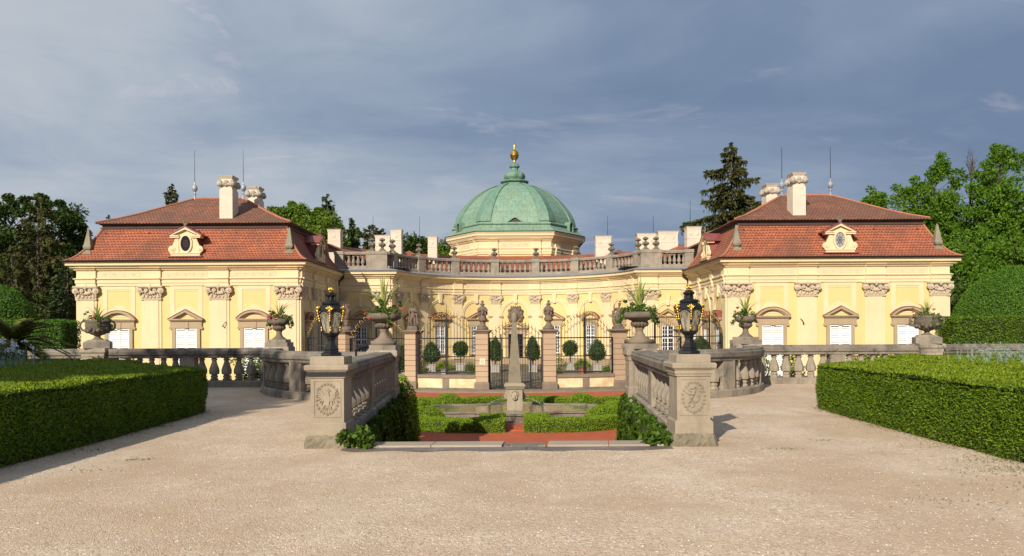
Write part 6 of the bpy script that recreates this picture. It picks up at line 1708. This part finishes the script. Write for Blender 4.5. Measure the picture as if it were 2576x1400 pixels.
# ------------------------------------------------------------------ shrubs of the ditch, topiary and hedges beyond the terrace
def shrub(label, x, y, z0, ztop, R, seed, mat='leaf_mid', n=18, per=70, L=.1):
    r = np.random.default_rng(seed); t = thing('shrub', label, 'shrub', (x, y, z0), 'shrubs growing behind the back balustrade')
    C = np.stack([x + r.normal(size=n) * R * .5, y + r.normal(size=n) * R * .4, z0 + (ztop - z0) * (.15 + .78 * r.random(n) ** .7)], 1)
    P, D = clump_leaves(C, np.full(n, R * .42), per, r); leaves('foliage', P, D, L, L * .55, mat, t, r)
    b = MB()
    for c in C[::2]: b.tube([(x, y, z0), ((x + c[0]) / 2, (y + c[1]) / 2, (z0 + c[2]) / 2), tuple(c)], .02, 4, .008)
    b.build('stems', 'bark', t)
shrub('leafy green shrub seen between the left balusters', -8.15, 25.2, -1.6, .92, .75, 501, n=26)
shrub('round shrub peeping over the left curved balustrade', -5.0, 25.5, -1.6, .3, .6, 502)
shrub('leafy green shrub seen between the right balusters, nearest the parterre', 7.75, 25.2, -1.6, .92, .62, 503, n=24)
shrub('leafy green shrub seen between the right balusters, beside the small pier', 8.75, 25.4, -1.6, .95, .55, 504, n=22)
shrub('leafy green shrub behind the right balustrade above the clipped hedge', 10.7, 25.4, -1.6, .95, .7, 505, n=24)
shrub('leafy green shrub behind the right balustrade, before the handled urn', 11.6, 25.6, -1.6, .98, .5, 506)
shrub('low green shrub behind the right balustrade beyond the handled urn', 14.2, 25.4, -1.6, 1.0, .9, 507, n=26)
def solid_topiary(name, label, mb, core, seed, dens=420, L=.08, cat='hedge', group=None, loc=(0, 0, 0), mat='leaf_top'):
    t = thing(name, label, cat, loc, group); core.build('core', 'hedgecore', t)
    clad('foliage', mb, t, dens, L, L * .45, mat, .035, .9, np.random.default_rng(seed), lump=.015); return t
def dome_pair(x, y, z0, R, H):
    pr = [(R * .9, 0), (R * 1.0, H * .2), (R * .985, H * .4), (R * .92, H * .58), (R * .8, H * .73), (R * .62, H * .86), (R * .38, H * .955), (R * .15, H * .995), (.02, H)]
    return MB().lathe(x, y, pr, 32, z0), MB().lathe(x, y, [(a * .96, h * .97) for a, h in pr], 20, z0)
a, c = dome_pair(20.9, 33, -1.6, 2.75, 5.75); solid_topiary('topiary_dome', 'huge dark green clipped topiary dome beside the right wing', a, c, 511, 1100, loc=(20.9, 33, -1.6))
a, c = dome_pair(-19.5, 30, -1.6, 1.75, 5.0); solid_topiary('topiary_dome', 'clipped topiary dome at the far left behind the palm fronds', a, c, 512, 900, loc=(-19.5, 30, -1.6))
solid_topiary('hedge_block', 'dark box-shaped hedge in front of the right topiary dome', MB().box(16.2, 26, 29.3, 30.6, -1.6, 2.0, 6), MB().box(16.26, 25.9, 29.36, 30.5, -1.6, 1.95), 513, 800, loc=(21, 30, -1.6), mat='leaf_yew')
solid_topiary('hedge_block', 'dark box-shaped hedge behind the palm on the left', MB().box(-17.5, -15.4, 27, 28.2, -1.6, 2.02, 4), MB().box(-17.45, -15.46, 27.06, 28.1, -1.6, 1.97), 514, 800, loc=(-16.4, 27.5, -1.6))
# cycad
def cycad(x, y, z):
    r = np.random.default_rng(520); t = thing('cycad', 'yellow-green cycad palm with arching fronds at the left edge', 'palm', (x, y, 0))
    MB().lathe(x, y, [(.3, 0), (.34, .4), (.3, z - .1), (.2, z)], 14, 0).build('trunk', 'bark', t)
    Ps = []; Ds = []; b = MB(); rr = random.Random(5)
    for k in range(46):
        a = rr.random() * 2 * PI; e = rr.uniform(-.35, 1.25); Lf = rr.uniform(1.0, 1.45); pts = []
        for j in range(11):
            s_ = j / 10; rad = Lf * s_ * math.cos(e * (1 - .25 * s_)); h = Lf * (s_ * math.sin(e) - .42 * s_ * s_)
            pts.append(np.array([x + rad * math.cos(a), y + rad * math.sin(a), z + h]))
        b.tube([tuple(p) for p in pts], .014, 4, .005)
        for j in range(1, 10):
            for i in range(7):
                f = i / 7; p = pts[j] * (1 - f) + pts[j + 1] * f; d = pts[j + 1] - pts[j]; d /= np.linalg.norm(d)
                sd = np.cross(d, [0, 0, 1]); sd /= np.linalg.norm(sd) + 1e-9
                for q in (-1, 1): Ds.append(sd * q + d * .55 + np.array([0, 0, .12])); Ps.append(p + (sd * q + d * .55) * .05)
    b.build('frond_ribs', 'leaf_palm', t); leaves('fronds', np.array(Ps), np.array(Ds), .2, .026, 'leaf_palm', t, r)
cycad(-12.8, 20.3, 1.35)

# ------------------------------------------------------------------ trees
def XZ(px, py, d):
    dx, dy = px - 1294, 833 - py
    return (dx + dy * ROLL) / 2000 * d, EYE + (dy - dx * ROLL) / 2000 * d
GZ = -1.6
def dtree(label, px, ytop, halfw, d, seed, mat='leaf_mid', per=110, ncl=60, L=.3, ybot=None, cr=.95, tops=(), dn=1.7, group='trees behind the palace'):
    x, zt = XZ(px, ytop, d); R = halfw / 2000 * d; zb = (XZ(px, ybot, d)[1] if ybot else zt - 2.2 * R)
    cz_ = (zt + zb) / 2; rz = (zt - zb) / 2
    if mat == 'leaf_ash': cr *= .66; ncl = int(ncl * 2.1); per = int(per * .62); L *= .92
    cr_l = [(0, 0, cz_, R, R * .8, rz * .95), (-R * .35, 0, cz_ - rz * .2, R * .7, R * .7, rz * .75), (R * .35, 0, cz_ - rz * .25, R * .7, R * .7, rz * .7)]
    tp = [(XZ(a, b_, d)[0] + dx_, d, XZ(a, b_, d)[1] - .4 - dz_, sc_) for a, b_ in tops for dx_, dz_, sc_ in ((0, 0, .42), (.35, .5, .45), (-.3, .9, .5))]
    return tree('broadleaf_tree', label, (x, d, GZ), cr_l, mat, seed, ncl, int(per * dn), L * .78, L * .5, .22 + .02 * R, cr, group, tops=tp)
# left mass
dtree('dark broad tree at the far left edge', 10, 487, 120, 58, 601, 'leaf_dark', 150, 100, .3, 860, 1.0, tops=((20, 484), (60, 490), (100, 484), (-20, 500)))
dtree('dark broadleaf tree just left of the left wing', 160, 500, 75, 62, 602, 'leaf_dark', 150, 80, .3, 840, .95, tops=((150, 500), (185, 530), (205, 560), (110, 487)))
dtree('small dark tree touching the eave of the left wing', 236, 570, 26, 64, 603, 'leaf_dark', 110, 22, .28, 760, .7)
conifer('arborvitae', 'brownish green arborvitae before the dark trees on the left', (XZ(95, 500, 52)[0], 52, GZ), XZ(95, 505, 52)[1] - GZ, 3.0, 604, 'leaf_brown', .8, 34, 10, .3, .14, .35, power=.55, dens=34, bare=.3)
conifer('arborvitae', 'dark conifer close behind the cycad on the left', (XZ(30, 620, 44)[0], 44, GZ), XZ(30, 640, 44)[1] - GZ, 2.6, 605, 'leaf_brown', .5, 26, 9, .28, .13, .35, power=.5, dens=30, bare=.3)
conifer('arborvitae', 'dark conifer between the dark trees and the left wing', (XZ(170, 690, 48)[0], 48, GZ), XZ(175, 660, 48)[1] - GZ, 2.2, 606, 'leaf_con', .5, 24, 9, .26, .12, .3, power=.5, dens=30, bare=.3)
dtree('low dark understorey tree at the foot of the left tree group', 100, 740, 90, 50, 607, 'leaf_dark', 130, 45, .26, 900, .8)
conifer('spruce_tree', 'thin spruce tip showing left of the left wing roof', (XZ(272, 545, 75)[0], 75, GZ), XZ(272, 545, 75)[1] - GZ, 1.6, 608, 'leaf_con', 3, 20, 6)
conifer('spruce_tree', 'spruce tip rising behind the ridge of the left wing', (XZ(432, 465, 78)[0], 78, GZ), XZ(434, 464, 78)[1] - GZ, 4.4, 609, 'leaf_spruce', 3, 28, 9, .4, .18, droop=.25, dens=44)
# behind between left wing and dome
dtree('bright green tree behind the left wing chimney', 735, 505, 52, 74, 611, 'leaf_mid', 120, 60, .32, 640, .95, tops=((682, 517), (735, 504), (760, 512), (790, 530)))
dtree('bright green tree above the small left chimney', 812, 535, 48, 72, 612, 'leaf_mid', 120, 55, .32, 650, .95, tops=((800, 520), (850, 560)))
conifer('spruce_tree', 'conifer tip poking out of the bright trees left of the dome', (XZ(822, 495, 80)[0], 80, GZ), XZ(824, 494, 80)[1] - GZ, 5.5, 613, 'leaf_con', 3, 26, 9, .4, .18, dens=40)
conifer('spruce_tree', 'grey-green spruce right of the small left chimney', (XZ(885, 555, 76)[0], 76, GZ), XZ(885, 556, 76)[1] - GZ, 3.6, 614, 'leaf_con', 3, 28, 10, .4, .18, dens=44)
conifer('pine_tree', 'dark layered pine left of the dome', (XZ(938, 570, 82)[0], 82, GZ), XZ(936, 570, 82)[1] - GZ, 3.8, 615, 'leaf_spruce', 3, 18, 10, .42, .2, droop=.0, power=.5, dens=50)
dtree('round green tree left of the dome, behind the slim chimney', 1046, 590, 38, 76, 616, 'leaf_dark', 120, 34, .3, 680, .85, tops=((1040, 592),))
dtree('green tree peeping out beside the dome drum', 1112, 600, 32, 80, 617, 'leaf_mid', 110, 30, .3, 690, .8)
dtree('low green tree between the small left chimney and the spruce', 870, 610, 60, 86, 618, 'leaf_dark', 100, 34, .34, 700, .9)
# right
conifer('spruce_tree', 'tall dark spruce with drooping branches left of the right wing chimney', (XZ(1840, 372, 70)[0], 70, GZ), XZ(1844, 366, 70)[1] - GZ, 7.2, 621, 'leaf_spruce', 4.0, 25, 11, .36, .15, .36, power=.78, dens=66, bare=.08)
dtree('small feathery tree above the right end of the right wing roof', 2196, 463, 34, 66, 631, 'leaf_ash', 80, 16, .3, 560, .7, tops=((2190, 465), (2215, 490)), group='fresh green trees right of the right wing')
dtree('tall fresh green tree with a high leading shoot behind the right wing', 2335, 430, 90, 62, 632, 'leaf_ash', 100, 95, .3, 700, .95, tops=((2368, 380), (2365, 395), (2352, 410), (2378, 405), (2340, 425), (2300, 440), (2255, 460), (2275, 468), (2415, 420), (2395, 440)), group='fresh green trees right of the right wing')
dtree('tall fresh green tree with thin shoots at the upper right', 2510, 400, 95, 60, 633, 'leaf_ash', 100, 110, .3, 690, .95, tops=((2505, 358), (2525, 362), (2500, 375), (2545, 370), (2570, 380), (2480, 400), (2530, 385), (2455, 425)), group='fresh green trees right of the right wing')
dtree('wide fresh green tree at the right edge of the picture', 2620, 470, 110, 58, 634, 'leaf_ash', 110, 90, .3, 800, 1.0, group='fresh green trees right of the right wing')
dtree('leafy tree directly behind the right roof obelisk', 2430, 560, 85, 56, 635, 'leaf_ash', 120, 75, .28, 830, .9, group='fresh green trees right of the right wing')
dtree('dense lower tree above the topiary dome', 2540, 580, 95, 52, 636, 'leaf_ash', 120, 80, .26, 860, .9, group='fresh green trees right of the right wing')
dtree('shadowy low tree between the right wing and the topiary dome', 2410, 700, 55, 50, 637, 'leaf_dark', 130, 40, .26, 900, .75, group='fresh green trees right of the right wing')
def bare_twigs(label, px, ytop, ybot, d, seed):
    x, zt = XZ(px, ytop, d); zb = XZ(px, ybot, d)[1]; r = random.Random(seed); t = thing('bare_tree', label, 'tree', (x, d, GZ)); b = MB()
    b.tube([(x, d, GZ), (x, d, zb), (x + .3, d, zt - 1)], .12, 6, .03)
    for k in range(16):
        z = r.uniform(zb, zt - 1); a = r.uniform(-1, 1); L_ = r.uniform(.6, 1.6)
        p = [(x + .3 * (z - zb) / (zt - zb), d, z), (x + a * L_ * .5, d + r.uniform(-.3, .3), z + L_ * .6), (x + a * L_, d + r.uniform(-.4, .4), z + L_ * 1.1)]
        b.tube(p, .03, 4, .008)
        for j in range(3): q = p[1]; b.tube([q, (q[0] + r.uniform(-.5, .5), q[1], q[2] + r.uniform(.3, .8))], .014, 3, .005)
    b.build('branches', 'bark', t)
bare_twigs('leafless branches sticking out between the fresh green trees', 2440, 385, 470, 61, 3)
# far woods closing the park on both sides
r = np.random.default_rng(690)
for s, nm in ((-1, 'left'), (1, 'right')):
    C = []
    for k in range(150):
        x = s * (38 + 62 * r.random()); y = 60 + 30 * r.random() + .25 * abs(x); C.append((x, y, -1 + 11.5 * r.random() ** .6))
    C = np.array(C); P, D = clump_leaves(C, np.full(len(C), 2.6), 90, r)
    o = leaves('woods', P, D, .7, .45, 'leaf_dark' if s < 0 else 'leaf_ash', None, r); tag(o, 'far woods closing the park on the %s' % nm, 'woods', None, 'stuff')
# the tall tree beside the viewer, left of the picture, whose shade falls on the left hedge
tree('broadleaf_tree', 'tall tree outside the picture whose shade falls over the left hedge', (-20.5, -1, 0), [(0, -1.4, 11.4, 5.0, 4.2, 1.3), (2.4, .9, 11.3, 2.5, 4.2, 1.5), (3.8, .2, 11.3, 2.2, 5.0, 1.3), (5.2, -.8, 11.2, 1.1, 4.4, 1.2)], 'leaf_dark', 700, 190, 170, .42, .28, .3, 1.35)

# ------------------------------------------------------------------ light
Ld = Vector((.417, 1.0, -.57))
sd = bpy.data.lights.new('sun', 'SUN'); sun = bpy.data.objects.new('sun', sd); COL.objects.link(sun)
sd.energy = 5.0; sd.angle = math.radians(.55); sd.color = (1.0, .915, .78)
sun.rotation_euler = Ld.to_track_quat('-Z', 'Y').to_euler(); sun.location = (-20, -40, 40)

w = bpy.data.worlds.new('World'); scene.world = w; w.use_nodes = True
nt = w.node_tree; nt.nodes.clear(); t = NT(nt)
sky = t.n('ShaderNodeTexSky', sky_type='NISHITA'); sky.sun_disc = False
sky.sun_elevation = math.radians(27.7); sky.sun_rotation = math.radians(202.6); sky.air_density = 1.3; sky.dust_density = 1.5
bg1 = t.n('ShaderNodeBackground'); t.l(sky.outputs[0], bg1.inputs[0]); bg1.inputs[1].default_value = .09
G = t.coord('Generated'); sp = t.n('ShaderNodeSeparateXYZ'); t.l(G, sp.inputs[0])
# project directions on a cloud layer
zz = t.math('ADD', t.math('MAXIMUM', sp.outputs[2], 0.0), .16)
cx_ = t.math('DIVIDE', sp.outputs[0], zz); cy_ = t.math('DIVIDE', sp.outputs[1], zz)
cb = t.n('ShaderNodeCombineXYZ'); t.l(cx_, cb.inputs[0]); t.l(cy_, cb.inputs[1])
rot = t.n('ShaderNodeMapping'); rot.inputs['Rotation'].default_value = (0, 0, math.radians(-35)); rot.inputs['Scale'].default_value = (.7, 1.1, 1); t.l(cb.outputs[0], rot.inputs['Vector'])
n1 = t.noise(rot.outputs[0], .75, 6, .52, .5)
n2 = t.noise(cb.outputs[0], 2.4, 7, .6, .6)
nn = t.math('ADD', t.math('MULTIPLY', n1, .8), t.math('MULTIPLY', n2, .2))
# brighter towards the left, darkest behind the dome and right
side = t.math('MULTIPLY', sp.outputs[0], -.30)
up = t.math('MULTIPLY', t.math('SUBTRACT', sp.outputs[2], .15), .10)
nn = t.math('ADD', t.math('ADD', nn, side), up)
col = t.ramp(nn, [(.31, (.15, .21, .32)), (.42, (.205, .27, .38)), (.52, (.285, .345, .44)), (.62, (.39, .44, .505)), (.78, (.52, .535, .575))])
n3 = t.noise(rot.outputs[0], 2.2, 8, .62, .9)
pink = t.math('MULTIPLY', t.ramp(n3, [(.58, 0.0), (.72, 1.0)]), t.ramp(t.math('MULTIPLY', sp.outputs[0], -1.0), [(.0, 0.3), (.25, .85)]))
col = t.mix(pink, col, (.56, .52, .58))
# open brighter sky behind the viewer, where the sun is
back = t.ramp(t.math('MULTIPLY', sp.outputs[1], -1.0), [(.0, 0.0), (.6, 1.0)])
col = t.mix(back, col, (.28, .34, .46))
bg2 = t.n('ShaderNodeBackground'); t.l(col, bg2.inputs[0]); bg2.inputs[1].default_value = 1.0
cover = t.ramp(n2, [(.2, .8), (.45, 1.0)])
mx = t.n('ShaderNodeMixShader'); t.l(cover, mx.inputs[0]); t.l(bg1.outputs[0], mx.inputs[1]); t.l(bg2.outputs[0], mx.inputs[2])
wo = t.n('ShaderNodeOutputWorld'); t.l(mx.outputs[0], wo.inputs['Surface'])

scene.view_settings.view_transform = 'Standard'; scene.view_settings.look = 'None'
scene.view_settings.exposure = .18; scene.view_settings.gamma = 1; scene.view_settings.use_curve_mapping = False
scene.render.resolution_x = 1024; scene.render.resolution_y = 556
scene.cycles.max_bounces = 6; scene.cycles.transparent_max_bounces = 8
for o in bpy.data.objects:
    if '_o' in o: del o['_o']
